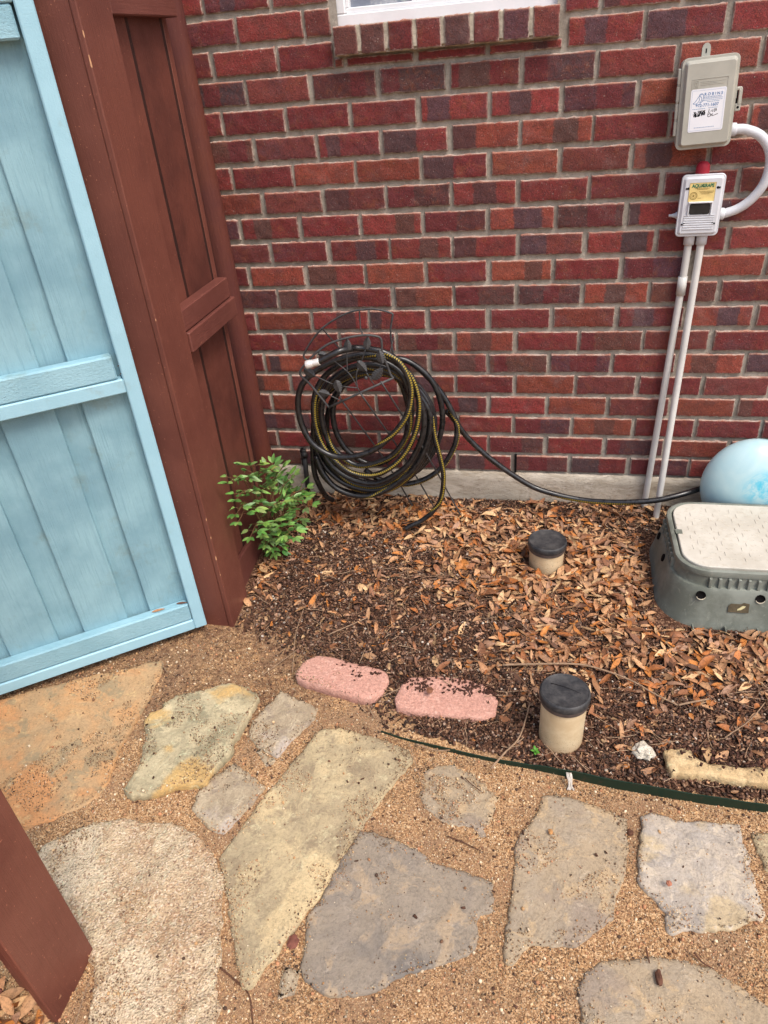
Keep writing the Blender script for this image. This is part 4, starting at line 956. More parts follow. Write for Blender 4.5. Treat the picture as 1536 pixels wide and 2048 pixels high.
for (dx, dy, dd, sc_) in ((10, -6, .0, 1.0), (34, 10, .02, 1.02), (52, -4, .04, .98)):
    for (x, y, d) in ((560, 505, -.235), (700, 530, -.23), (820, 620, -.23), (900, 740, -.235), (905, 900, -.24), (850, 1050, -.25), (760, 1150, -.255), (640, 1215, -.26), (500, 1205, -.26), (380, 1130, -.25), (300, 1010, -.245), (262, 870, -.24), (268, 730, -.235), (330, 620, -.23), (440, 545, -.23)):
        KB.append((600 + (x - 600) * sc_ + dx * (1 if x > 600 else .35), 850 + (y - 850) * sc_ + dy + (dx * .35 if y > 1000 else 0), d + dd + .0095))
hose_part('coil', KB, n=7, vis=[(5, 9, -1.1), (20, 24, -1.0)])
hose_part('coil', [(255, 900, -.2), (252, 1000, -.215), (262, 1130, -.22), (290, 1210, -.22), (330, 1275, -.2), (370, 1300, -.17)])
hose_part('coil', [(270, 1040, -.25), (320, 1150, -.26), (400, 1235, -.265), (520, 1275, -.265), (640, 1260, -.26), (760, 1190, -.25), (840, 1080, -.24), (890, 960, -.23)], vis=[(3.5, 7, -1.0)])
hose_part('strand', [(955, 800, -.215), (972, 920, -.22), (1005, 1050, -.225), (1025, 1160, -.225), (1010, 1290, -.225), (960, 1370, -.23), (895, 1422, -.235), (830, 1452, -.245), (800, 1470, -.25)], r=.0088, vis=[(0, 5, -.5)])
hose_part('strand', [(1040, 770, -.12), (1095, 835, -.11), (1145, 905, -.105), (1200, 965, -.10), (1270, 1030, -.10), (1340, 1085, -.10), (1440, 1155, -.10), (1560, 1225, -.10), (1700, 1270, -.105), (1850, 1300, -.11), (2000, 1312, -.125), (2140, 1312, -.135), (2290, 1300, -.135), (2420, 1270, -.12), (2520, 1240, -.09), (2620, 1210, -.045), (2760, 1190, -.03)], vis=[(7.5, 11.5, .7)])
Mchrome = plain('zinc coupling', (0.8, 0.78, 0.74), 0.32, 0.6, 0.1, 60, 0.2, metal=0.35)
ca_, cb_ = ZH(292, 482, -.405), ZH(213, 502, -.407); ax_ = Vector((cb_ - ca_).tolist()).normalized(); QM = ax_.to_track_quat('Z', 'Y').to_matrix().to_4x4()
Lc = float(np.linalg.norm(cb_ - ca_)); prof_ = [(.0088, 0), (.0112, 0)]
for k in range(5): prof_ += [(.0112, Lc * (.06 + k * .09)), (.0100, Lc * (.10 + k * .09)), (.0112, Lc * (.14 + k * .09))]
prof_ += [(.0118, Lc * .55), (.0118, Lc * .62), (.0128, Lc * .66), (.0128, Lc * .95), (.012, Lc), (.009, Lc), (.0085, Lc * .7), (0, Lc * .7)]
bm = bmesh.new(); add_lathe(bm, prof_, ca_, seg=22, M=QM); obj('coupling', bm, Mchrome, hose)

# ------------------------------------------------------------------ black riser by the plant
rb = G(618, 1000, .055); rt = Y(608, 905, rb[1] - .0)
ri = empty('irrigation_riser', (rb[0], rb[1], .05), 'thin black plastic riser standing between the green plant and the hose coil', 'irrigation riser')
ax2 = np.array([rt[0], rb[1], rt[2]]); tube_obj('pipe', [np.array([rb[0], rb[1], .03]), ax2], .0095, Mblk, ri, 14)
bm = bmesh.new(); add_lathe(bm, [(0, -.02), (.0125, -.02), (.0125, -.004), (.009, -.002), (.009, .010), (.0075, .013), (0, .013)], ax2, seg=16); obj('nozzle', bm, Mblk, ri)

# ------------------------------------------------------------------ light blue globe
Mball = NT('light blue glaze'); v = Mball.tc(loc=(-0.05, 0, 0)); n = Mball.noise(v, 5.0, 5, 0.6, 1.5); d = Mball.noise(Mball.tc(), 85, 2, 0.5)
gp = Mball.n('ShaderNodeTexGradient', gradient_type='SPHERICAL'); mp = Mball.tc(scale=(9, 9, 12), loc=(-0.36, 0.60, -2.45)); Mball.l(mp, gp.inputs[0])
k = Mball.math('MULTIPLY', Mball.mr(gp.outputs['Fac'], 0.0, 0.6), Mball.mr(Mball.noise(Mball.tc(), 14, 6, .7, 1.5), 0.36, 0.6))
c = Mball.mix(Mball.mr(n, 0.3, 0.7), lin(172, 206, 212), lin(190, 216, 218)); c = Mball.mix(k, c, lin(80, 185, 210)); c = Mball.mix(Mball.mr(d, 0.76, 0.79, 0, 0.7), c, lin(90, 105, 110))
mball = Mball.fin(c, 0.3, 0.4, [(n, 0.05, 0.003)])
bm = bmesh.new(); bmesh.ops.create_uvsphere(bm, u_segments=64, v_segments=40, radius=1.0)
for vv in bm.verts: vv.co = Vector((vv.co.x * .155, vv.co.y * .088, vv.co.z * .168))
bm.transform(Matrix.Translation((1.690, -.110, .243)))
o_ = obj('globe', bm, mball, None, (1.69, -.11, .07), smooth=True); tag(o_, 'pale blue glazed globe between the brick wall and the green valve box', 'globe')

# ------------------------------------------------------------------ valve box
tb = NT('faded green plastic'); v = tb.tc(); n = tb.noise(v, 9, 6, 0.65); n2 = tb.noise(v, 40, 5, 0.7, 1.5); n3 = tb.noise(tb.tc(scale=(1, 1, .3)), 120, 3, 0.6)
c = tb.mix(tb.mr(n, 0.35, 0.66), lin(104, 108, 98), lin(134, 138, 128)); c = tb.mix(tb.mr(n2, 0.55, 0.7, 0, 0.5), c, lin(150, 150, 138)); c = tb.mix(tb.mr(n3, 0.66, 0.75, 0, 0.4), c, lin(80, 84, 78))
Mvb = tb.fin(c, tb.mr(n, .3, .7, .5, .7), 0.3, [(n2, 0.15, 0.002)])
tb = NT('sun bleached lid'); v = tb.tc(); n = tb.noise(v, 7, 6, 0.65); n2 = tb.noise(v, 60, 5, 0.75)
c = tb.mix(tb.mr(n, 0.35, 0.65), lin(190, 184, 170), lin(206, 201, 188)); c = tb.mix(tb.mr(n2, 0.52, 0.7, 0, 0.55), c, lin(176, 164, 142))
Mlid = tb.fin(c, 0.7, 0.25, [(n2, 0.2, 0.001)])
VX0, VX1, VY0, VY1, VZ = 1.424, 2.08, -.567, -.218, .230
VCX, VCY, VW, VH = (VX0 + VX1) / 2, (VY0 + VY1) / 2, VX1 - VX0, VY1 - VY0
vb = empty('valve_box', (VCX, VCY, .05), 'grey green plastic valve box with cream treaded lid, flaring towards the ground', 'valve box')
def ring_xy(bm, out, z, r=.075, n=10): return [bm.verts.new((VCX + p[0], VCY + p[1], z)) for p in rrect(VW + 2 * out, VH + 2 * out, r + out, n)]
def loft(bm, prof):
    R_ = [ring_xy(bm, o, z) for o, z in prof]
    for a, b in zip(R_, R_[1:]):
        for k in range(len(a)): bm.faces.new((a[k], a[(k + 1) % len(a)], b[(k + 1) % len(b)], b[k]))
    return R_
bm = bmesh.new()
loft(bm, [(-.004, .205), (.001, .2245), (.005, .2275), (.011, .2275), (.015, .2250), (.0165, .216), (.0155, .207), (.0125, .2050), (.0135, .178), (.0155, .172), (.0225, .171), (.0245, .1685), (.030, .150), (.040, .110), (.050, .072), (.060, .045), (.066, .020), (.068, -.03)])
bmesh.ops.recalc_face_normals(bm, faces=bm.faces[:]); body = obj('body', bm, Mvb, vb)
for p in body.data.polygons: p.use_smooth = True
body.data.set_sharp_from_angle(angle=math.radians(35))
bm = bmesh.new(); R_ = loft(bm, [(-.0035, .20), (-.0035, .2285), (-.0055, .2305)]); bm.faces.new(R_[-1]); bmesh.ops.recalc_face_normals(bm, faces=bm.faces[:]); lid = obj('lid', bm, Mlid, vb)
bm = bmesh.new(); k = 0
px_, py_ = .034, .0305
for j in range(-6, 7):
    for i in range(-10, 11):
        x = VCX + i * px_ + (j % 2) * px_ / 2; y = VCY + j * py_ * .85
        if not (VX0 + .03 < x < VX1 - .03 and VY0 + .02 < y < VY1 - .02): continue
        if (abs(x - VX0) < .07 and (abs(y - VY0) < .05 or abs(y - VY1) < .05)): continue
        if (i + j) % 2: add_box(bm, x - .0095, x + .0095, y - .0011, y + .0011, .2300, .2318, .0004)
        else: add_box(bm, x - .0011, x + .0011, y - .0095, y + .0095, .2300, .2318, .0004)
bm.faces.ensure_lookup_table(); obj('tread', bm, Mlid, lid)
bm = bmesh.new(); add_box(bm, VX0 - .002, VX0 + .018, -.402, -.378, .2303, .2312, .0); nt = obj('notch', bm, Mvb, lid)
# ribs in the band, with vertical fins
x = VX0 + .075
while x < VX1 - .07:
    box_obj('fin', x - .004, x + .004, VY0 - .0225, VY0 - .0120, .1715, .2045, Mvb, vb, .001); x += .0262
y = VY0 + .075
while y < VY1 - .05:
    box_obj('fin', VX0 - .0225, VX0 - .0120, y - .004, y + .004, .1715, .2045, Mvb, vb, .001); y += .0262
MvbL = plain('pale rubbed plastic', lin(196, 186, 164)[:3], .6, .3, .1, 20, .1)
for hx in (1.478, 1.638, 1.80):
    RX_ = Matrix.Rotation(math.radians(90 - 17), 4, 'X')
    bm = bmesh.new(); add_lathe(bm, [(0, -.006), (.0135, -.006), (.0135, .0005), (.0128, .0012), (.0120, .0003), (.0118, -.001), (0, -.001)], (0, 0, 0), seg=26, M=RX_); bm.transform(Matrix.Translation((hx, VY0 - .0318, .149)))
    hl = obj('hole', bm, M['black_gap'], vb)
    bm = bmesh.new(); pts_ = [(.0132 * math.cos(a), .0132 * math.sin(a)) for a in np.linspace(math.pi * 1.08, math.pi * 1.92, 14)]; prev = None
    for (cx_, cz_) in pts_:
        a = bm.verts.new(RX_ @ Vector((cx_, cz_, .0018))); b = bm.verts.new(RX_ @ Vector((cx_ * .93, cz_ * .76, .0018)))
        if prev: bm.faces.new((prev[0], a, b, prev[1]))
        prev = (a, b)
    bm.transform(Matrix.Translation((hx, VY0 - .0318, .149))); obj('rim', bm, MvbL, hl)
for hy in (-.42, -.30):
    RYm = Matrix.Rotation(math.radians(-(90 - 17)), 4, 'Y')
    bm = bmesh.new(); add_lathe(bm, [(0, -.006), (.0125, -.006), (.0125, .0010), (0, .0010)], (0, 0, 0), seg=24, M=RYm); bm.transform(Matrix.Translation((VX0 - .0320, hy, .149))); obj('hole', bm, M['black_gap'], vb)
# glue patch and scrap of paper on the front
Mp1 = plain('brown glue patch', lin(92, 82, 64)[:3], .8, .2, .25, 60, .2); Mp2 = plain('cream paper scrap', lin(206, 196, 150)[:3], .8, .2, .1, 60, .2)
PMx = Matrix.Translation((1.583, VY0 - .0405, .118)) @ Matrix.Rotation(math.radians(-14), 4, 'X')
bm = bmesh.new(); poly = [(-.028, -.014), (.028, -.013), (.028, .016), (.012, .019), (.006, .014), (-.022, .014), (-.028, .006)]
bm.faces.new([bm.verts.new(PMx @ Vector((p[0], -.0016, p[1]))) for p in poly]); obj('patch', bm, Mp1, vb)
bm = bmesh.new(); poly = [(-.004, -.006), (.006, -.004), (.015, .003), (.018, .009), (.010, .010), (.002, .003), (-.003, -.001)]
bm.faces.new([bm.verts.new(PMx @ Vector((p[0], -.0035, p[1]))) for p in poly]); obj('paper_scrap', bm, Mp2, vb)
for fx in (1.462, 1.552, 1.640, 1.73): box_obj('foot_fin', fx - .0018, fx + .0018, VY0 - .082, VY0 - .058, .02, .064, Mvb, vb, .0008)

# ------------------------------------------------------------------ cleanout pipes
tp = NT('cream pvc pipe'); v = tp.tc(); n = tp.noise(v, 12, 6, 0.7); n2 = tp.noise(tp.tc(), 330, 2, 0.5); geo = tp.n('ShaderNodeSeparateXYZ'); tp.l(v, geo.inputs[0])
c = tp.mix(tp.mr(n, .35, .65), lin(204, 180, 142), lin(220, 200, 164))
spk = tp.math('MULTIPLY', tp.mr(n2, .62, .68), tp.mr(geo.outputs[2], .09, .02)); c = tp.mix(tp.math('MULTIPLY', spk, .8), c, lin(96, 66, 46))
c = tp.mix(tp.math('MULTIPLY', tp.mr(geo.outputs[2], .06, .0), .5), c, lin(168, 134, 96)); Mpvc = tp.fin(c, .5, .35, [(n, .1, .002)])
tp = NT('dusty black cap'); v = tp.tc(); n = tp.noise(v, 30, 6, .7); n2 = tp.noise(v, 9, 4, .6)
c = tp.mix(tp.mr(n, .35, .7), (.022, .023, .026), (.075, .072, .070)); c = tp.mix(tp.mr(n2, .58, .7, 0, .35), c, lin(104, 84, 66)); Mcap = tp.fin(c, .6, .4, [(n, .25, .002)])
Mband = plain('dark grey rubber band', lin(88, 78, 74)[:3], .6, .3, .25, 40, .2)
def cleanout(cx, cy, z0, z1, label, tilt, slit):
    o = empty('cleanout_pipe', (cx, cy, z0), label, 'cleanout pipe', 'capped cleanout pipes in the bed')
    TM = Matrix.Translation((cx, cy, z0)) @ Matrix.Rotation(math.radians(tilt[0]), 4, 'X') @ Matrix.Rotation(math.radians(tilt[1]), 4, 'Y')
    h = z1 - z0
    def lobj(n_, prof, m, par, seg=48):
        bm = bmesh.new(); add_lathe(bm, prof, (0, 0, 0), seg=seg); bm.transform(TM); bmesh.ops.recalc_face_normals(bm, faces=bm.faces[:]); ob = obj(n_, bm, m, par); ob.data.set_sharp_from_angle(angle=math.radians(40)); return ob
    lobj('pipe', [(.0555, -.05), (.0562, .03), (.0568, h - .03)], Mpvc, o)
    cp = lobj('cap', [(.0560, h - .022), (.0625, h - .021), (.0635, h - .019), (.0635, h - .006), (.0620, h - .002), (.0590, h), (.0570, h - .001), (.0560, h - .0016), (.03, h - .0012), (0, h - .0014)], Mcap, o)
    lobj('band', [(.0570, h - .034), (.0600, h - .034), (.0610, h - .032), (.0610, h - .0225), (.0560, h - .022)], Mband, o)
    if slit:
        bm = bmesh.new(); prev = None
        for k in range(12):
            t = k / 11; x = -.036 + .074 * t; y = .020 - .026 * t + .004 * math.sin(t * 3); w_ = .0011 * (1 - .6 * t)
            a = bm.verts.new(TM @ Vector((x, y + w_, h + .0006 - .001))); b = bm.verts.new(TM @ Vector((x, y - w_, h + .0006 - .001)))
            if prev: bm.faces.new((prev[0], prev[1], b, a))
            prev = (a, b)
        obj('crack', bm, M['black_gap'], cp)
def pipe_c(bx_, by_, z): g = G(bx_, by_, z); return g
pA = G(1118, 1507, .01); pB = G(1090, 1150, .055)
cleanout(pA[0] + .003, pA[1] + .056, .0, .176, 'taller cream cleanout pipe with cracked black cap, beside the green edging', (-2, 1.2), True)
cleanout(pB[0] + .001, pB[1] + .056, .05, .160, 'shorter cream cleanout pipe with dusty black cap, sunk among the dry leaves', (0, 1), False)
CLEAN = [(pA[0] + .003, pA[1] + .056, .060), (pB[0] + .001, pB[1] + .056, .068)]

# ------------------------------------------------------------------ green edging strip
Mgreen = NT('dark green steel'); v = Mgreen.tc(); n = Mgreen.noise(v, 40, 5, .7)
Mge = Mgreen.fin(Mgreen.mix(Mgreen.mr(n, .55, .72, 0, .7), lin(18, 46, 34), lin(60, 52, 40)), .5, .4, [(n, .2, .001)])
ep = [(760, 1448), (800, 1462), (900, 1488)] + z7([(10, 665), (160, 695), (260, 715), (400, 745), (600, 790), (900, 845), (1200, 895), (1400, 925), (1536, 945), (1900, 990), (2400, 1040)])
EP = catmull([G(x, y, .030) for x, y in ep], 6); bm = bmesh.new(); prev = None
for i, p in enumerate(EP):
    t = EP[min(i + 1, len(EP) - 1)] - EP[max(i - 1, 0)]; t /= np.linalg.norm(t); nn = np.array([-t[1], t[0], 0]) * .0014
    zt = min(.030, .002 + .028 * i / 40) + .0010 * math.sin(i * .7); zt = min(zt, .031)
    q = [bm.verts.new((p[0] + s1 * nn[0] + .0, p[1] + s1 * nn[1], z_)) for s1, z_ in ((-1, -.03), (-1, zt), (1, zt), (1, -.03))]
    if prev:
        for k in range(3): bm.faces.new((prev[k], prev[k + 1], q[k + 1], q[k]))
    prev = q
bmesh.ops.recalc_face_normals(bm, faces=bm.faces[:])
tag(obj('garden_edging', bm, Mge, None, (1.1, -1.18, 0)), 'dark green metal edging strip between granite path and mulch bed', 'edging')
EDG = EP

# ------------------------------------------------------------------ nandina shrub
tl = NT('green leaves'); v = tl.tc(); cc = tl.attr('Col'); n = tl.noise(v, 60, 4, .6)
Mleafg = tl.fin(tl.mix(tl.mr(n, .35, .7, 0, .35), cc, lin(58, 100, 44)), .42, .45, [(n, .15, .001)], **{'Transmission Weight': 0.0})
Mstem = plain('brown green stem', lin(112, 84, 58)[:3], .7, .2, .2, 50, .2)
pb = G(548, 1092, .045)
pl_o = empty('shrub', (pb[0], pb[1], .045), 'small bright green leafy shrub at the foot of the brown fence', 'shrub')
random.seed(33); lv, lf, lcx = [], [], []
def leaflet(p, d, up, L_, w, col):
    d = d.normalized(); s_ = d.cross(up)
    if s_.length < 1e-3: s_ = Vector((1, 0, 0))
    s_.normalize(); nrm = s_.cross(d).normalized(); b = len(lv); n_ = 6
    for i in range(n_ + 1):
        t = i / n_; wd = w * (math.sin(math.pi * min(1, t * 0.92 + 0.04)) ** 0.75) * (1 - .35 * t); c_ = p + d * (L_ * t) - nrm * (.12 * L_ * t * t)
        for q in (-1, 0, 1):
            lv.append(tuple(c_ + s_ * (wd * q) + nrm * (.16 * wd * abs(q)))); lcx.append(tuple(c * (1.18 if q == 0 else 1.0) for c in col))
    for i in range(n_):
        for q in (0, 1): a = b + i * 3 + q; lf.append((a, a + 1, a + 4, a + 3))
GC = [lin(116, 152, 76)[:3], lin(96, 136, 64)[:3], lin(132, 164, 84)[:3], lin(76, 116, 54)[:3], lin(120, 154, 88)[:3]]
tips = [(470, 1000), (455, 965), (500, 930), (545, 925), (565, 935), (590, 950), (615, 975), (625, 1010), (600, 1040), (575, 1060), (545, 1095), (500, 1075), (475, 1045), (490, 990), (530, 975), (560, 1000), (580, 1020), (520, 1020), (540, 1050), (505, 1035), (470, 1030), (555, 965), (600, 990), (525, 1070), (560, 1080), (570, 1035), (590, 1075), (515, 955), (480, 960), (610, 1000), (535, 940), (575, 970), (545, 1020), (500, 1010), (560, 1050), (530, 1090), (550, 1105)]
bs = bmesh.new(); root = Vector(pb.tolist())
cand = []
for (tx, ty) in tips:
    yv = pb[1] + random.uniform(-.10, .12) - .04 * (ty > 1040); q = Y(tx, ty, yv)
    if q[2] < .07: q = G(tx, ty, random.uniform(.07, .12))
    if q[0] < .07 and q[1] < -.24: q = on(0, random.uniform(.065, .11), tx, ty)
    cand.append(Vector(q.tolist()))
for tip in cand:
    mid = root.lerp(tip, .5) + Vector((0, 0, .05 * (tip - root).length / .2)); r0 = root + Vector((random.uniform(-.02, .02), random.uniform(-.02, .02), -.02))
    P = catmull([np.array(r0), np.array(mid), np.array(tip)], 8); add_tube(bs, P, np.linspace(.0026, .0013, len(P)), 5)
    axis_ = (tip - mid).normalized()
    for k in range(2):
        t = .60 + .25 * k; base = Vector(P[min(len(P) - 1, int(t * (len(P) - 1)))].tolist())
        for side in (-1, 1):
            lat_ = axis_.cross(Vector((0, 0, 1))).normalized() * side; dirn = (lat_ * 1.0 + axis_ * .6 + Vector((0, 0, random.uniform(-.1, .5)))).normalized()
            st_ = base + dirn * random.uniform(.018, .034); add_tube(bs, [np.array(base), np.array(st_)], .0010, 4)
            col = random.choice(GC)
            for a in (-1, 0, 1):
                dd_ = (dirn + lat_.cross(Vector((0, 0, 1))) * 0 + axis_ * a * .8 * side * side + Vector((random.uniform(-.25, .25), random.uniform(-.25, .25), random.uniform(-.35, .15)))).normalized()
                if a == 0: dd_ = (dirn + Vector((0, 0, -.15))).normalized()
                leaflet(st_, dd_, Vector((random.uniform(-.4, .4), random.uniform(-.7, .1), 1)).normalized(), random.uniform(.024, .042), random.uniform(.0060, .0095), tuple(c * random.uniform(.8, 1.2) for c in col))
    for a in (-1, 0, 1):
        lat_ = axis_.cross(Vector((0, 0, 1))).normalized(); leaflet(tip, axis_ + lat_ * a * .9, Vector((0, -.4, 1)), random.uniform(.026, .038), .008, random.choice(GC))
obj('stems', bs, Mstem, pl_o)
LV = np.array(lv)
inside = (LV[:, 0] < .052) & (LV[:, 1] < -.262); LV[inside, 0] = .052 + (LV[inside, 0] - .052) * .08
fast('foliage', LV, np.array(lf), Mleafg, pl_o, col=np.array(lcx), smooth=True)
# tiny sprout by the near pipe
lv, lf, lcx = [], [], []
sp = Vector(G(1070, 1508, .02).tolist())
for k in range(7):
    a = k * 2.4; leaflet(sp + Vector((0, 0, .004 + .002 * k)), Vector((math.cos(a), math.sin(a), .35)), Vector((0, 0, 1)), .012, .0042, lin(84, 140, 50)[:3])
so_ = fast('sprout', lv, np.array(lf), Mleafg, None, origin=tuple(sp), col=np.array(lcx), smooth=True); tag(so_, 'tiny bright green sprout at the foot of the taller cleanout pipe', 'sprout')

# ------------------------------------------------------------------ small single things
def lumpy(name, c, r, m, label, cat, seed, sq=(1, 1, .7), rough=.35, group=None, smooth=False):
    bm = bmesh.new(); bmesh.ops.create_icosphere(bm, subdivisions=3, radius=1.0)
    for v_ in bm.verts:
        k_ = 1 + rough * noise.noise(v_.co * 1.6 + Vector((seed, 0, 0))) + rough * .5 * noise.noise(v_.co * 4 + Vector((seed, 5, 0))); v_.co = Vector((v_.co.x * sq[0], v_.co.y * sq[1], v_.co.z * sq[2])) * (r * k_)
    bm.transform(Matrix.Translation(Vector(c))); o = obj(name, bm, m, None, c, smooth=smooth); tag(o, label, cat, group); return o
q = G(1288, 1500, .03); lumpy('white_rock', (q[0], q[1], gz(q[0], q[1]) + .012), .024, stone_mat('white rock', lin(214, 204, 184), lin(226, 218, 200), lin(200, 188, 164), lin(220, 210, 190), 20), 'lumpy white rock in the mulch right of the taller cleanout pipe', 'rock', 2.0)
q = G(1138, 1552, .03)
bm = bmesh.new(); random.seed(3)
for k in range(5):
    a = np.array([q[0] + random.uniform(-.006, .006), q[1] + .006, .034]); add_tube(bm, catmull([a, a + [0.002, -.012, .0], a + [random.uniform(-.004, .01), -.020, -.020], a + [.004 + random.uniform(-.006, .012), -.026, -.032]], 5), [.0022] * 15 + [.001], 5)
o_ = obj('rag', bm, plain('dirty white cloth', lin(204, 196, 184)[:3], .9, .1, .2, 80, .5), None, (q[0], q[1], .02)); tag(o_, 'crumpled white scrap hanging over the green edging strip', 'rag')
bark = plain('bark brown', lin(92, 62, 48)[:3], .85, .2, .35, 60, .7)
def chip_at(px, py, r, name, label, cat, seed, sq=(1, .6, .25), m=bark, z=.012): q = G(px, py, z); return lumpy(name, (q[0], q[1], max(gz(q[0], q[1]), 0) + z), r, m, label, cat, seed, sq)
chip_at(586, 1884, .014, 'bark_chip', 'dark red bark chip in the gap by the big dark grey flagstone', 'bark chip', 4, (.8, 1.1, .25), plain('red bark', lin(118, 74, 62)[:3], .85, .2, .3, 60, .6), .006)
chip_at(1318, 1955, .010, 'bark_chip', 'curled dark brown chip lying on the bottom right flagstone', 'bark chip', 7, (.6, 1.6, .5), z=.016)
chip_at(1260, 1665, .008, 'acorn', 'small dark nut between the grey brown and the pale flagstones', 'acorn', 9, (1, .9, .9), z=.006)
chip_at(1101, 1664, .006, 'pebble', 'single tan pebble lying on the tall grey brown flagstone', 'pebble', 3, (1, 1, .8), plain('tan pebble', lin(180, 132, 84)[:3], .8, .2, .2, 60, .2), .016)
chip_at(1338, 1766, .006, 'pebble', 'reddish pebble on the middle of the pale flagstone', 'pebble', 6, (1, 1, .8), plain('red pebble', lin(170, 112, 88)[:3], .8, .2, .2, 60, .2), .026)
chip_at(860, 1388, .012, 'bark_chip', 'brown square bark flake on the right pink edger', 'bark chip', 12, (.8, 1.0, .25), plain('brown bark', lin(122, 82, 62)[:3], .85, .2, .3, 60, .6), .036)
Mtw = plain('grey twig', lin(150, 124, 100)[:3], .85, .15, .25, 60, .5); Mtw2 = plain('dark twig', lin(92, 64, 50)[:3], .85, .15, .25, 60, .5)
def twig(pts, r0, r1, label, m=Mtw, lift=.012, base='g'):
    P = []
    for (x, y) in pts:
        q = G(x, y, .02); q = G(x, y, gz(q[0], q[1]) + lift); P.append(q)
    P = catmull(P, 7); P = P + np.array([[.0008 * noise.noise(Vector((i * .7, 0, 0))), .0008 * noise.noise(Vector((0, i * .7, 0))), 0] for i in range(len(P))])
    o = tube_obj('twig', P, np.linspace(r0, r1, len(P)), m, None, 7, origin=tuple(P[0])); tag(o, label, 'twig', 'loose twigs'); return o
twig([(1005, 1330), (1070, 1328), (1150, 1328), (1200, 1338), (1260, 1360), (1310, 1388), (1355, 1410)], .0034, .0022, 'long curved twig arching behind the cracked black cap', Mtw, .022)
twig([(1357, 1410), (1385, 1404), (1418, 1398)], .0030, .0024, 'short grey twig at the right end of the long curved twig', Mtw, .02)
twig([(982, 1537), (1010, 1505), (1035, 1480), (1048, 1450), (1060, 1405)], .0028, .0018, 'grey twig crossing the green edging left of the taller pipe', Mtw, .03)
twig([(818, 1485), (832, 1530), (850, 1590)], .0013, .0010, 'thin pale straw crossing the edge of the long tan flagstone', Mtw, .018)
twig([(930, 1556), (945, 1570), (962, 1582)], .0014, .0008, 'very short dark twig on the half buried flagstone', Mtw2, .012)
twig([(895, 1672), (920, 1682), (962, 1702)], .0016, .0010, 'dark crooked twig on the sand between grey flagstones', Mtw2, .006)
twig([(440, 1935), (470, 1960), (498, 1990), (506, 2048)], .0020, .0014, 'dark twig by the near point of the long tan flagstone', Mtw2, .005)
twig([(1292, 1895), (1295, 1910), (1299, 1926)], .0018, .0014, 'short upright looking dark stick on the bottom right flagstone', Mtw2, .015)
twig([(1388, 1905), (1405, 1925), (1428, 1938)], .0022, .0010, 'dark forked twig at the upper rim of the bottom right flagstone', Mtw2, .012)
twig([(655, 1270), (690, 1255), (735, 1235)], .0022, .0016, 'reddish straight twig on the bare soil above the pink edgers', Mtw, .010)
twig([(585, 1345), (588, 1300), (592, 1265), (608, 1215)], .0016, .0010, 'forked grey twig rising left of the first pink edger', Mtw, .010)
twig([(525, 1350), (560, 1325), (600, 1295)], .0018, .0010, 'grey twig touching the left tip of the first pink edger', Mtw, .010)
twig([(323, 1322), (328, 1335), (334, 1345)], .0013, .0009, 'tiny straw at the corner of the orange flagstone', Mtw, .012)
twig([(830, 1488), (870, 1500), (900, 1500)], .0016, .0012, 'brown twig lying along the start of the green edging', Mtw, .012)
twig([(150, 2048), (165, 2000), (180, 1955)], .0013, .0008, 'pale straw beside the brown board in the bottom left corner', Mtw, .014)
twig([(1450, 1475), (1500, 1440), (1530, 1405)], .0018, .0012, 'forked grey twig in the mulch near the right photo edge', Mtw, .016)
twig([(1010, 1465), (1040, 1380), (1058, 1350)], .0014, .0010, 'thin dark twig left of the taller cleanout pipe', Mtw2, .014)

# ------------------------------------------------------------------ loose cover: leaves, mulch, grains
def proj(P):
    L_ = (P - CAM) @ RN; return 768 + F_PX * L_[:, 0] / -L_[:, 2], 1024 - F_PX * L_[:, 1] / -L_[:, 2]
def inview(x, y, m=60):
    u, v_ = proj(np.stack([x, y, np.zeros_like(x)], 1)); return (u > -m) & (u < 1536 + max(m, 420)) & (v_ > 0) & (v_ < 2048 + m)
def edge_v(x): return np.interp(x, [-3, -0.1, 0.05, 0.3, 0.62, 0.75, 1.1, 1.6, 3.5], [-0.74, -0.74, -0.74, -0.86, -1.07, -1.11, -1.175, -1.195, -1.25])
def GZ(x, y): return np.array([gz(a, b) for a, b in zip(x, y)])
def nz(x, y, s, sd): return np.array([noise.fractal(Vector((a * s + sd, b * s, sd)), 1.0, 2.0, 3) for a, b in zip(x, y)])
def dens_leaf(x, y):
    d = np.zeros_like(x)
    g = lambda cx, cy, sx, sy: np.exp(-((x - cx) / sx) ** 2 - ((y - cy) / sy) ** 2)
    d = 1.15 * g(1.14, -.42, .36, .24) + .95 * g(.30, -.13, .36, .11) + .8 * g(.72, -.20, .25, .11) + .55 * g(.07, -.42, .06, .2) + .7 * g(1.75, -.78, .5, .14) + .45 * g(1.2, -.78, .4, .12) + .16 * g(.45, -.55, .4, .22) + .10 * g(1.3, -1.0, .5, .12) + .5 * g(1.25, -.08, .3, .06)
    d = d * (1 - .55 * np.exp(-((x - 1.0) / .35) ** 2 - ((y + .02) / .09) ** 2))
    return d
def blocked(x, y, m=0.0):
    b = (x > VX0 - .062 - m) & (y > VY0 - .066 - m) & (y < VY1 + .03)
    for (cx, cy, r) in CLEAN: b |= (x - cx) ** 2 + (y - cy) ** 2 < (r + m) ** 2
    b |= (x < .046) & (y < -.25) & (y > -.75); b |= y > -.022
    return b
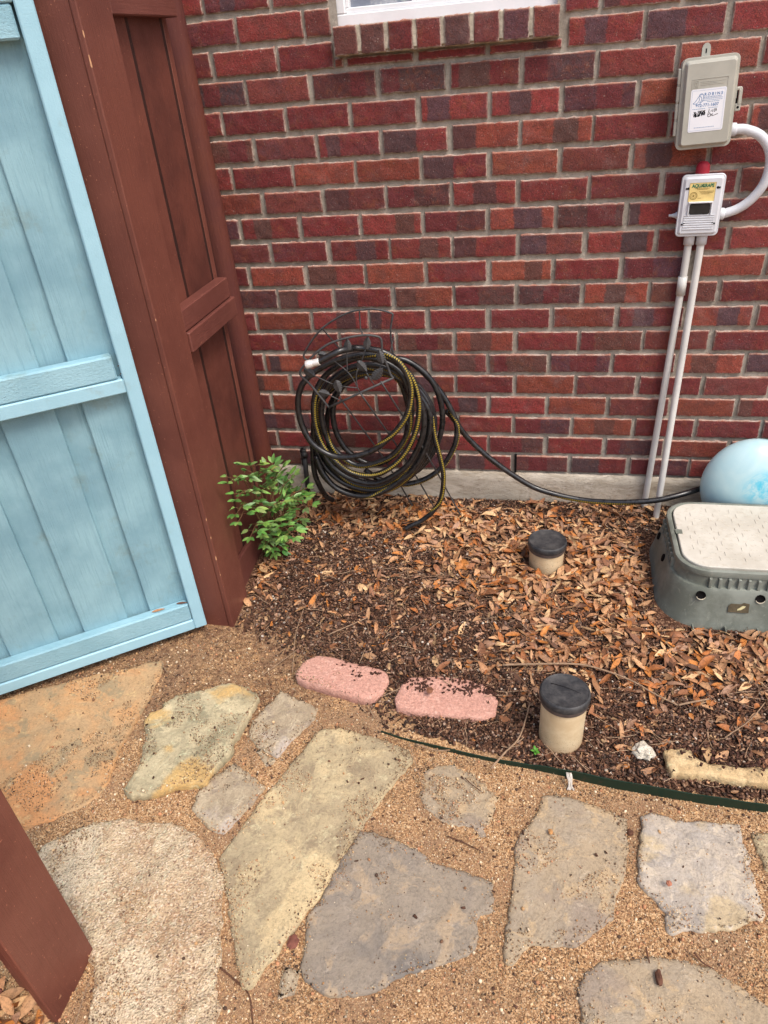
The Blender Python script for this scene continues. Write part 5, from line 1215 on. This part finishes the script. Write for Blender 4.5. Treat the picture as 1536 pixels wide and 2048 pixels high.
def euler(a, b, c):
    ca, sa, cb, sb_, cc_, sc = np.cos(a), np.sin(a), np.cos(b), np.sin(b), np.cos(c), np.sin(c)
    R_ = np.empty((len(a), 3, 3))
    R_[:, 0, 0] = ca * cb; R_[:, 0, 1] = ca * sb_ * sc - sa * cc_; R_[:, 0, 2] = ca * sb_ * cc_ + sa * sc
    R_[:, 1, 0] = sa * cb; R_[:, 1, 1] = sa * sb_ * sc + ca * cc_; R_[:, 1, 2] = sa * sb_ * cc_ - ca * sc
    R_[:, 2, 0] = -sb_; R_[:, 2, 1] = cb * sc; R_[:, 2, 2] = cb * cc_
    return R_
LEAFC = np.array([lin(184, 142, 110)[:3], lin(166, 122, 92)[:3], lin(172, 108, 64)[:3], lin(142, 96, 70)[:3], lin(204, 168, 132)[:3], lin(118, 80, 60)[:3], lin(188, 122, 66)[:3], lin(170, 132, 112)[:3], lin(92, 64, 50)[:3]])
def leaves(x, y, L_, wr, zoff, tilt, colw=None, seed=1):
    r = np.random.default_rng(seed); n = len(x); ns = 7
    t = np.linspace(0, 1, ns); prof = np.sin(np.pi * np.clip(t * .94 + .03, 0, 1)) ** .8 * (1 - .25 * t)
    T = np.repeat(t, 3); Q = np.tile([-1, 0, 1], ns)
    curl = r.normal(0, .22, n); fold = r.normal(.25, .28, n); twist = r.normal(0, .5, n); wv = r.uniform(-.08, .08, n)
    lx = (T[None] - .5) * L_[:, None]; ly = Q[None] * (prof.repeat(3))[None] * (L_ * wr / 2)[:, None]
    lz = curl[:, None] * L_[:, None] * ((T[None] - .5) ** 2 * 2.2) + np.abs(ly) * fold[:, None] + wv[:, None] * L_[:, None] * np.sin(T[None] * 6 + Q[None])* .5
    ly = ly + curl[:, None] * .25 * L_[:, None] * (T[None] - .5) ** 2
    tw = twist[:, None] * (T[None] - .5); ly, lz = ly * np.cos(tw) - lz * np.sin(tw), ly * np.sin(tw) + lz * np.cos(tw)
    P = np.stack([lx, ly, lz], 2); R_ = euler(r.uniform(0, 2 * np.pi, n), r.normal(0, tilt, n), r.normal(0, tilt * 1.2, n))
    P = np.einsum('nij,nkj->nki', R_, P); zb = GZ(x, y)
    P[:, :, 0] += x[:, None]; P[:, :, 1] += y[:, None]; low = P[:, :, 2].min(1)
    P[:, :, 2] += (zb + zoff - np.maximum(low, -.012) * .75)[:, None]
    P[:, :, 1] = np.minimum(P[:, :, 1], -.021)
    F_ = []
    for i in range(ns - 1):
        for q_ in (0, 1): a = i * 3 + q_; F_.append((a, a + 1, a + 4, a + 3))
    F_ = np.array(F_)[None] + (np.arange(n) * ns * 3)[:, None, None]
    ci = r.choice(len(LEAFC), n, p=colw); col = LEAFC[ci] * r.uniform(.72, 1.22, (n, 1)) * np.array([1.03, 1.0, .86])
    cv_ = np.repeat(col[:, None, :], ns * 3, 1) * (1 + .12 * (Q == 0))[None, :, None]
    return P.reshape(-1, 3), F_.reshape(-1, 4), cv_.reshape(-1, 3)
r_ = np.random.default_rng(3)
X = r_.uniform(-.02, 2.35, 35000); Yp = r_.uniform(-1.25, -.022, 35000)
D = dens_leaf(X, Yp) * (1 + .9 * nz(X, Yp, 5, 2.0))
kp = (r_.uniform(0, 1, 35000) * 2.1 < D) & (Yp > edge_v(X) + .02) & ~blocked(X, Yp, .008) & inview(X, Yp, 120)
X, Yp, D = X[kp][:9500], Yp[kp][:9500], D[kp][:9500]; n = len(X); print('leaves', n)
L_ = r_.triangular(.020, .046, .066, n); wr = r_.uniform(.24, .46, n)
zo = .000 + r_.uniform(0, 1, n) * np.clip(D, 0.1, 1) * .016
cw = np.array([.19, .15, .12, .12, .13, .08, .08, .09, .04]); cw /= cw.sum()
Vl, Fl, Cl = leaves(X, Yp, L_, wr, zo, .25, cw, 8)
tag(fast('leaf_litter', Vl, Fl, M['leaf'], None, origin=(1, -.5, 0), col=Cl), 'dry tan and rusty leaves strewn over the bed by the brick wall', 'leaf litter', kind='stuff')
# leaves gathered behind the board at the lower left, and two on the gate
X = r_.uniform(-.03, .10, 70); Yp = r_.uniform(-2.1, -1.86, 70); Vl, Fl, Cl = leaves(X, Yp, r_.uniform(.045, .07, 70), np.full(70, .42), r_.uniform(.0, .03, 70), .5, cw, 4)
tag(fast('leaf_litter', Vl, Fl, M['leaf'], None, origin=(.03, -1.95, 0), col=Cl), 'larger dry leaves caught behind the brown board at bottom left', 'leaf litter', kind='stuff')
def one_leaf(pos, L, ang, label, col=(.38, .19, .09)):
    lv.clear(); lf.clear(); lcx.clear(); leaflet(Vector(pos), Vector((math.cos(ang), math.sin(ang), .1)), Vector((0, -.3, 1)), L, L * .14, col)
    o = fast('dry_leaf', np.array(lv), np.array(lf), M['leaf'], None, origin=pos, col=np.array(lcx), smooth=True); tag(o, label, 'leaf', 'dry leaves on the gate')
pg = GM @ Vector((.150, -.020, .138)); one_leaf(tuple(pg), .040, math.radians(30), 'dry orange leaf resting on the bottom rail of the blue gate, left one')
pg = GM @ Vector((.072, -.022, .138)); one_leaf(tuple(pg), .034, math.radians(15), 'dark dry leaf in the bottom right corner of the blue gate', (.12, .05, .03))

# torn leaf scraps
nf_ = 9000; X = r_.uniform(-.02, 2.0, nf_); Yp = r_.uniform(-1.22, -.024, nf_)
kp = (r_.uniform(0, 1, nf_) < .22 + .5 * dens_leaf(X, Yp)) & (Yp > edge_v(X) + .02) & ~blocked(X, Yp) & inview(X, Yp, 80); X, Yp = X[kp], Yp[kp]; n = len(X)
Vl, Fl, Cl = leaves(X, Yp, r_.uniform(.008, .022, n), r_.uniform(.4, .9, n), r_.uniform(.0, .008, n), .4, np.array([.1, .16, .08, .2, .06, .16, .04, .1, .1]), 18)
tag(fast('leaf_scraps', Vl, Fl, M['leaf'], None, origin=(1, -.6, 0), col=Cl * .85), 'small torn brown scraps of dead leaves mixed into the mulch', 'leaf litter', kind='stuff')
for (px_, py_, w_, lb_) in ((238, 742, .030, 'upper'), (241, 752, .024, 'lower')):
    q = GM @ Vector((.042, -.012, .90 + (755 - py_) * .0022)); one_leaf(tuple(q), w_, math.radians(60), lb_ + ' dry brown leaf wedged between middle rail end and blue gate frame', (.20, .08, .035))
# mulch chips / pellets / small twigs
def octa(): 
    V_ = np.array([(1, 0, 0), (-1, 0, 0), (0, 1, 0), (0, -1, 0), (0, 0, 1), (0, 0, -1)], float)
    F_ = np.array([(0, 2, 4), (2, 1, 4), (1, 3, 4), (3, 0, 4), (2, 0, 5), (1, 2, 5), (3, 1, 5), (0, 3, 5)]); return V_, F_
def cube8():
    V_ = np.array([(x, y, z) for x in (-1, 1) for y in (-1, 1) for z in (-1, 1)], float) * .75
    F_ = np.array([(0, 1, 3), (0, 3, 2), (4, 6, 7), (4, 7, 5), (0, 4, 5), (0, 5, 1), (2, 3, 7), (2, 7, 6), (0, 2, 6), (0, 6, 4), (1, 5, 7), (1, 7, 3)]); return V_, F_
def ball():
    bm = bmesh.new(); bmesh.ops.create_icosphere(bm, subdivisions=2, radius=1.0); V_ = np.array([v.co[:] for v in bm.verts]); F_ = np.array([[v.index for v in f.verts] for f in bm.faces]); bm.free(); return V_, F_
def scatter(name, tmpl, x, y, z, S, rot, col, m, label, cat, jit=.25, smooth=False, seed=1, origin=(1, -1, 0)):
    r = np.random.default_rng(seed); V_, F_ = tmpl; n = len(x); P = V_[None] * (1 + r.uniform(-jit, jit, (n, len(V_), 3))); P = P * S[:, None, :]
    P = np.einsum('nij,nkj->nki', rot, P) + np.stack([x, y, z], 1)[:, None, :]
    Fx = F_[None] + (np.arange(n) * len(V_))[:, None, None]; cv_ = np.repeat(col[:, None, :], len(V_), 1)
    o = fast(name, P.reshape(-1, 3), Fx.reshape(-1, F_.shape[1]), m, None, origin=origin, col=cv_.reshape(-1, 3), smooth=smooth); tag(o, label, cat, kind='stuff'); return o
def pick(n, x0, x1, y0, y1, r, cond):
    X = r.uniform(x0, x1, n); Yy = r.uniform(y0, y1, n); k_ = inview(X, Yy) & ~blocked(X, Yy) & cond(X, Yy); return X[k_], Yy[k_]
bedc = lambda x, y: (y > edge_v(x) + np.where(x > .7, .012, .03 + .05 * r_.uniform(-1, 1, len(x))))
X, Yp = pick(64000, -.02, 2.35, -1.22, -.022, r_, bedc); n = len(X); print('chips', n)
S = np.stack([r_.uniform(.003, .0095, n), r_.uniform(.0016, .0042, n), r_.uniform(.001, .0022, n)], 1)
pal = np.array([lin(72, 50, 40)[:3], lin(98, 70, 56)[:3], lin(52, 40, 34)[:3], lin(118, 84, 66)[:3], lin(140, 106, 84)[:3], lin(88, 72, 62)[:3], lin(172, 138, 110)[:3]])
col = pal[r_.choice(7, n, p=[.19, .2, .16, .16, .12, .1, .07])] * r_.uniform(.8, 1.2, (n, 1))
scatter('mulch', cube8(), X, Yp, GZ(X, Yp) + r_.uniform(0, .007, n), S, euler(r_.uniform(0, 6.3, n), r_.normal(0, .5, n), r_.normal(0, .6, n)), col, M['chip'], 'dark brown bark crumbs covering the planting bed', 'mulch', .3, seed=2)
X, Yp = pick(8000, -.02, 2.35, -1.22, -.022, r_, lambda x, y: bedc(x, y)); n = len(X)
rr = r_.uniform(.002, .0052, n); S = np.stack([rr, rr * r_.uniform(.7, 1, n), rr * r_.uniform(.6, .9, n)], 1)
pal = np.array([lin(176, 160, 142)[:3], lin(158, 132, 112)[:3], lin(134, 108, 92)[:3], lin(196, 184, 168)[:3], lin(120, 96, 84)[:3], lin(190, 146, 112)[:3], lin(92, 72, 64)[:3]])
scatter('pebbles', ball(), X, Yp, GZ(X, Yp) + .004, S, euler(r_.uniform(0, 6.3, n), r_.normal(0, .4, n), r_.normal(0, .4, n)), pal[r_.choice(7, n, p=[.12, .16, .2, .07, .18, .12, .15])] * r_.uniform(.85, 1.1, (n, 1)), M['grain'], 'small pale and brown pebbles and acorns scattered over the bed', 'pebbles', .12, True, 3)
# straw-like twigs
X, Yp = pick(3200, -.02, 2.35, -1.22, -.03, r_, bedc); n = len(X)
S = np.stack([r_.uniform(.010, .045, n), r_.uniform(.0006, .0013, n), r_.uniform(.0006, .0013, n)], 1)
pal = np.array([lin(168, 134, 106)[:3], lin(132, 98, 76)[:3], lin(96, 68, 54)[:3], lin(190, 160, 130)[:3]])
V6 = np.array([(t, .0 + c_, s_) for t in (-1, -.35, .35, 1) for c_, s_ in ((1, 0), (-.5, .87), (-.5, -.87))], float)
F6 = np.array([(i * 3 + k_, i * 3 + (k_ + 1) % 3, i * 3 + 3 + (k_ + 1) % 3, i * 3 + 3 + k_) for i in range(3) for k_ in range(3)])
def twigs(x, y, z, S, rot, col, seed, label):
    r = np.random.default_rng(seed); n = len(x); P = np.repeat(V6[None], n, 0) * S[:, None, :]
    bend = r.normal(0, .12, n); P[:, :, 1] += bend[:, None] * S[:, 0][:, None] * (1 - V6[:, 0] ** 2)[None]; kink = r.normal(0, .05, n); P[:, :, 1] += kink[:, None] * S[:, 0][:, None] * np.sign(V6[:, 0])[None]
    P = np.einsum('nij,nkj->nki', rot, P) + np.stack([x, y, z], 1)[:, None, :]; Fx = F6[None] + (np.arange(n) * 12)[:, None, None]
    o = fast('fine_twigs', P.reshape(-1, 3), Fx.reshape(-1, 4), M['twig'], None, origin=(1, -.6, 0), col=np.repeat(col[:, None, :], 12, 1).reshape(-1, 3)); tag(o, label, 'fine twigs', kind='stuff')
twigs(X, Yp, GZ(X, Yp) + r_.uniform(.004, .012, n), S, euler(r_.uniform(0, 6.3, n), r_.normal(0, .12, n), np.zeros(n)), pal[r_.choice(4, n)] * r_.uniform(.8, 1.1, (n, 1)), 5, 'thin stalks and bits of straw lying on the planting bed')

# crushed granite on the path
def inside_any(x, y, shrink=0.0):
    global DED
    m_ = np.zeros(len(x), bool); zt = np.zeros(len(x)); DED = np.full(len(x), 9.0)
    for (o, z) in STONES:
        lo, hi = o.min(0), o.max(0); idx_ = np.where((x > lo[0]) & (x < hi[0]) & (y > lo[1]) & (y < hi[1]))[0]
        if not len(idx_): continue
        px_, py_ = x[idx_], y[idx_]; c_ = np.zeros(len(idx_), bool); n_ = len(o); j = n_ - 1
        for i in range(n_):
            xi, yi = o[i]; xj, yj = o[j]
            if yi != yj: c_ ^= ((yi > py_) != (yj > py_)) & (px_ < (xj - xi) * (py_ - yi) / (yj - yi) + xi)
            j = i
        ic = idx_[c_]
        for a0 in range(0, len(ic), 4000):
            ii_ = ic[a0:a0 + 4000]; dd_ = np.sqrt(((x[ii_][:, None] - o[None, :, 0]) ** 2 + (y[ii_][:, None] - o[None, :, 1]) ** 2).min(1)); DED[ii_] = np.minimum(DED[ii_], dd_)
        m_[idx_[c_]] = True; zt[idx_[c_]] = np.maximum(zt[idx_[c_]], z)
    return m_, zt
pathc = lambda x, y: y < edge_v(x) + np.where(x > .7, -.004, .06 * r_.uniform(-1, 1, len(x)))
PALG = np.array([lin(202, 160, 114)[:3], lin(184, 141, 99)[:3], lin(218, 184, 141)[:3], lin(156, 116, 84)[:3], lin(122, 90, 68)[:3], lin(234, 210, 176)[:3], lin(196, 140, 102)[:3], lin(88, 68, 56)[:3]])
PG = [.22, .19, .16, .13, .10, .06, .08, .06]
X, Yp = pick(270000, -.75, 2.3, -1.98, -.60, r_, pathc)
ins, zt = inside_any(X, Yp)
patch = nz(X, Yp, 9, 7.0)
# sand drifted over the stones: strong over the half-buried one and along the lower edges
q8 = G(905, 1590, 0); near8 = np.exp(-((X - q8[0]) / .10) ** 2 - ((Yp - q8[1]) / .07) ** 2)
q9 = G(1060, 1760, 0); drift = .38 * np.exp(-((X - q9[0]) / .05) ** 2 - ((Yp - q9[1]) / .09) ** 2) + .42 * np.exp(-((X - G(1160, 1880)[0]) / .12) ** 2 - ((Yp - G(1160, 1880)[1]) / .035) ** 2)
q5 = G(330, 1730, 0); d5 = np.sqrt(((X - q5[0]) / .26) ** 2 + ((Yp - q5[1]) / .20) ** 2); drift = drift + np.where(d5 < 2.2, np.clip(.42 * (d5 - .72), 0, .5), 0) * (X < .42)
on_st = (patch + near8 * .60 + drift * .9 > .34) & (r_.uniform(0, 1, len(X)) < .55)
spr = r_.uniform(0, 1, len(X)) < .022 + .9 * np.exp(-(DED / (.006 + .010 * np.clip(patch + .3, 0, 1))) ** 1.3)
thin = (X < .52 + .1 * patch) & (Yp > -1.34 + .15 * patch) & (r_.uniform(0, 1, len(X)) < .45)
bur = (near8 > .25) & (near8 + patch * .9 > .45) & (near8 < .93) & (r_.uniform(0, 1, len(X)) < .85)
keep = (~ins & ~thin) | on_st | spr | (ins & bur)
X, Yp, ins, zt = X[keep], Yp[keep], ins[keep], zt[keep]; n = len(X); print('grains', n)
rr = r_.uniform(.0009, .0021, n) * np.where(r_.uniform(0, 1, n) < .05, 1.7, 1.0); S = np.stack([rr * 1.15, rr, rr * .85], 1)
z = np.where(ins, zt + .0015, GZ(X, Yp) + .0006)
brown = nz(X, Yp, 4, 11.0); cg = PALG[r_.choice(8, n, p=PG)] * r_.uniform(.82, 1.15, (n, 1)) * np.array([.90, .97, 1.04]); cg = np.where(((brown > .12) | (X + .25 * brown < .55) & (Yp + .3 * brown > -1.32))[:, None] & (r_.uniform(0, 1, (n, 1)) < .72), cg * np.array([.56, .57, .59]), cg)
scatter('granite_gravel', octa(), X, Yp, z, S, euler(r_.uniform(0, 6.3, n), r_.uniform(0, 3, n), r_.uniform(0, 3, n)), cg, M['grain'], 'tan and orange crushed granite grains between the flagstones', 'gravel', .3, seed=4)
X, Yp = pick(6000, -.75, 2.3, -1.98, -.62, r_, pathc); ins, zt = inside_any(X, Yp); kk = ~ins | (r_.uniform(0, 1, len(X)) < .06); X, Yp, ins, zt = X[kk], Yp[kk], ins[kk], zt[kk]; n = len(X)
rr = r_.uniform(.0020, .0040, n); S = np.stack([rr * 1.15, rr, rr * .8], 1)
scatter('coarse_gravel', ball(), X, Yp, np.where(ins, zt + .003, GZ(X, Yp) + .001), S, euler(r_.uniform(0, 6.3, n), r_.uniform(0, 3, n), r_.uniform(0, 3, n)), PALG[r_.choice(8, n)] * r_.uniform(.7, 1.05, (n, 1)), M['grain'], 'coarser reddish gravel bits sprinkled over path and stones', 'gravel', .22, True, 6)
# dark crumbs on path near the bed and in joints
X, Yp = pick(2600, -.5, 1.9, -1.98, -.66, r_, lambda x, y: (y < edge_v(x) + .02) & (r_.uniform(0, 1, len(x)) < np.exp((y - edge_v(x)) * 4.5) + .05)); ins, zt = inside_any(X, Yp); kk = ~ins | (r_.uniform(0, 1, len(X)) < .12); X, Yp, ins, zt = X[kk], Yp[kk], ins[kk], zt[kk]; n = len(X)
S = np.stack([r_.uniform(.002, .006, n), r_.uniform(.0015, .0035, n), r_.uniform(.001, .002, n)], 1)
scatter('bark_crumbs', cube8(), X, Yp, np.where(ins, zt + .003, GZ(X, Yp) + .0015), S, euler(r_.uniform(0, 6.3, n), r_.normal(0, .4, n), r_.normal(0, .4, n)), np.array([lin(84, 58, 46)[:3]] * n) * r_.uniform(.7, 1.4, (n, 1)), M['chip'], 'dark bark crumbs scattered over the granite path', 'mulch crumbs', .3, seed=7)
# crumbs resting on the pink edgers
def on_thing(pts, z, n, seed, label):
    r = np.random.default_rng(seed); X = []; Yy = []
    for (px_, py_, sp_) in pts:
        q = G(px_, py_, z)
        for _ in range(n): X.append(q[0] + r.normal(0, sp_)); Yy.append(q[1] + r.normal(0, sp_ * .6))
    X = np.array(X); Yy = np.array(Yy); m_ = len(X); S = np.stack([r.uniform(.002, .006, m_), r.uniform(.0015, .004, m_), r.uniform(.001, .0025, m_)], 1)
    scatter('crumbs', cube8(), X, Yy, np.full(m_, z + .001), S, euler(r.uniform(0, 6.3, m_), r.normal(0, .4, m_), r.normal(0, .4, m_)), np.array([lin(84, 56, 46)[:3]] * m_) * r.uniform(.7, 1.3, (m_, 1)), M['chip'], label, 'mulch crumbs', .3, seed=seed)
on_thing([(735, 1335, .022), (720, 1352, .014), (705, 1325, .018), (745, 1345, .012)], .036, 9, 8, 'bark crumbs lying on the left pink edger')
on_thing([(815, 1362, .02), (850, 1360, .022), (900, 1362, .03), (935, 1368, .024), (960, 1375, .02), (840, 1375, .015), (920, 1380, .018), (980, 1385, .01)], .034, 26, 9, 'mulch spilling over the right pink edger')
on_thing([(1380, 1500, .02), (1430, 1512, .025), (1480, 1520, .025), (1520, 1528, .02)], .047, 26, 10, 'dark mulch crumbs over the back edge of the sandstone slab')
